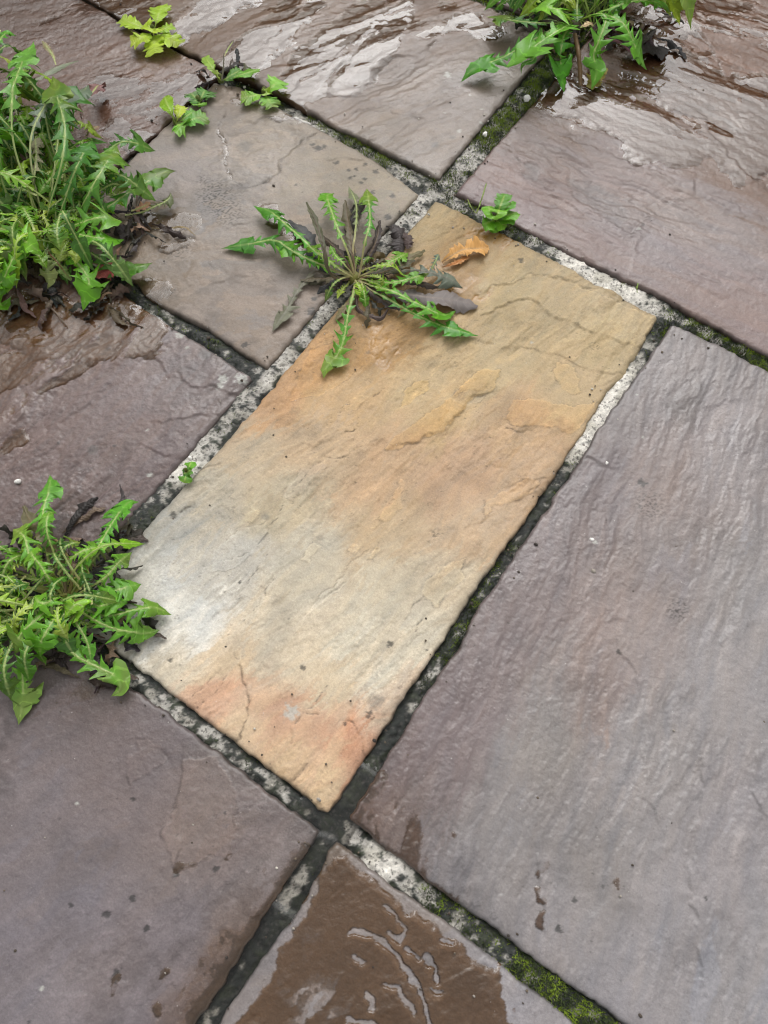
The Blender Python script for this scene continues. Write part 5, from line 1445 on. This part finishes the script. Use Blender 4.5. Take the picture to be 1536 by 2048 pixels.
# --- seedlings
SG = 'young seedlings in the joints of the patio'
def seedling(px, py, label, leaves, name='seedling', crown_r=.004, h=.012):
    s = plant(name, px, py, label, 'seedling', SG)
    crown(s, px, py, crown_r, (110, 120, 60), px)
    for k, (x, y, w, kind, col, hh) in enumerate(leaves):
        mx2, my2 = px + (x - px) * .5, py + (y - py) * .5
        leaf(s, [(px, py, .004), (mx2, my2, hh), (x, y, hh * .8)], w, kind, col, px + k * 7, petiole=.22, lobes=4, curl=.12, fold=.12, rib=(190, 205, 120), stalkcol=(170, 180, 110), ruffle=0.6)
    return s


YG = (166, 200, 60)
seedling(307, 64, 'yellow green seedling with crinkled round leaves at the top left joint',
         [(243, 38, .016, 'round', (150, 188, 52), .012), (322, 12, .021, 'round', (150, 192, 54), .016), (262, 84, .020, 'round', (160, 198, 58), .018), (310, 107, .021, 'round', (172, 206, 76), .014), (360, 88, .022, 'round', (156, 196, 62), .014), (292, 46, .013, 'round', (166, 200, 60), .022), (318, 56, .012, 'round', YG, .024), (346, 52, .011, 'round', (140, 180, 50), .014)])
s = seedling(442, 162, 'spindly seedling with a bare grey stalk where four joints of the patio meet',
             [(410, 114, .010, 'round', (132, 172, 74), .03), (520, 138, .012, 'spoon', (104, 164, 62), .014), (482, 140, .012, 'round', (84, 136, 56), .012), (428, 140, .006, 'round', (140, 170, 80), .02), (470, 150, .010, 'round', (80, 124, 50), .010)])
leaf(s, [(444, 160, .006), (448, 130, .03), (449, 108, .05)], .0018, 'stem', (150, 144, 130), 401, 'stalk', mat=DEAD)
leaf(s, [(449, 112, .05), (456, 98, .05), (468, 80, .05)], .004, 'strap', (84, 62, 60), 402, 'withered_leaf', mat=DEAD)
litter(s, [(440, 170, 14), (425, 155, 10), (470, 160, 12)], 7, 81, (48, 42, 40))
seedling(530, 188, 'small seedling with three scalloped leaves on the joint right of the spindly one',
         [(482, 196, .019, 'round', (118, 176, 66), .012), (558, 160, .021, 'round', (120, 180, 72), .016), (545, 214, .018, 'round', (110, 172, 70), .012), (535, 182, .010, 'round', (140, 180, 66), .016)])
seedling(352, 248, 'seedling with one smooth spoon shaped leaf on the joint of the dark brown slab',
         [(328, 194, .014, 'spoon', (128, 178, 44), .022), (370, 256, .020, 'round', (106, 172, 58), .012), (412, 232, .018, 'round', (100, 164, 76), .012), (362, 212, .012, 'round', (170, 196, 66), .014), (388, 222, .010, 'round', (96, 156, 60), .010)])
seedling(398, 205, 'dark green seedling hugging the joint below the spindly one',
         [(382, 186, .014, 'round', (88, 140, 72), .010), (410, 180, .014, 'round', (84, 136, 66), .010), (400, 214, .013, 'spoon', (104, 162, 50), .012), (424, 184, .012, 'round', (76, 124, 58), .008), (388, 200, .012, 'round', (80, 130, 64), .010)])
seedling(990, 440, 'small bright green seedling standing on the joint above the tan fallen leaf',
         [(964, 450, .016, 'spoon', (96, 160, 44), .014), (1010, 388, .014, 'round', (88, 146, 60), .030), (1034, 424, .015, 'spoon', (100, 166, 52), .020), (976, 412, .015, 'spoon', (104, 168, 48), .026), (1014, 452, .013, 'spoon', (108, 172, 50), .012), (1000, 416, .014, 'spoon', (116, 178, 56), .030), (1026, 402, .011, 'spoon', (86, 150, 50), .026), (986, 466, .010, 'spoon', (96, 156, 44), .008), (1030, 440, .011, 'spoon', (92, 152, 46), .016)], crown_r=.003)
seedling(374, 945, 'tiny seedling in the white mortar beside the mauve slab',
         [(383, 923, .009, 'spoon', (96, 158, 50), .012), (368, 966, .010, 'spoon', (84, 146, 46), .010), (382, 940, .006, 'spoon', (76, 130, 44), .014), (366, 948, .007, 'spoon', (70, 120, 44), .010)], crown_r=.0025)
g = plant('grass_tuft', 952, 425, 'thin grass blades beside the small bright green seedling', 'grass')
for k, (x, y, hh) in enumerate([(973, 366, .035), (935, 398, .02), (962, 400, .03)]):
    leaf(g, [(952, 427, .002), ((952 + x) / 2, (427 + y) / 2 + 4, hh), (x, y, hh * 1.1)], .0011, 'spoon', (112, 146, 64), 500 + k, 'grass_blade', petiole=.05)
g = plant('grass_tuft', 1274, 585, 'short green grass shoot on the white mortar', 'grass')
for k, (x, y, hh) in enumerate([(1276, 566, .014), (1272, 572, .010)]):
    leaf(g, [(1274, 586, .001), (1274, 578, hh * .8), (x, y, hh)], .0010, 'spoon', (100, 136, 60), 510 + k, 'grass_blade', petiole=.05)
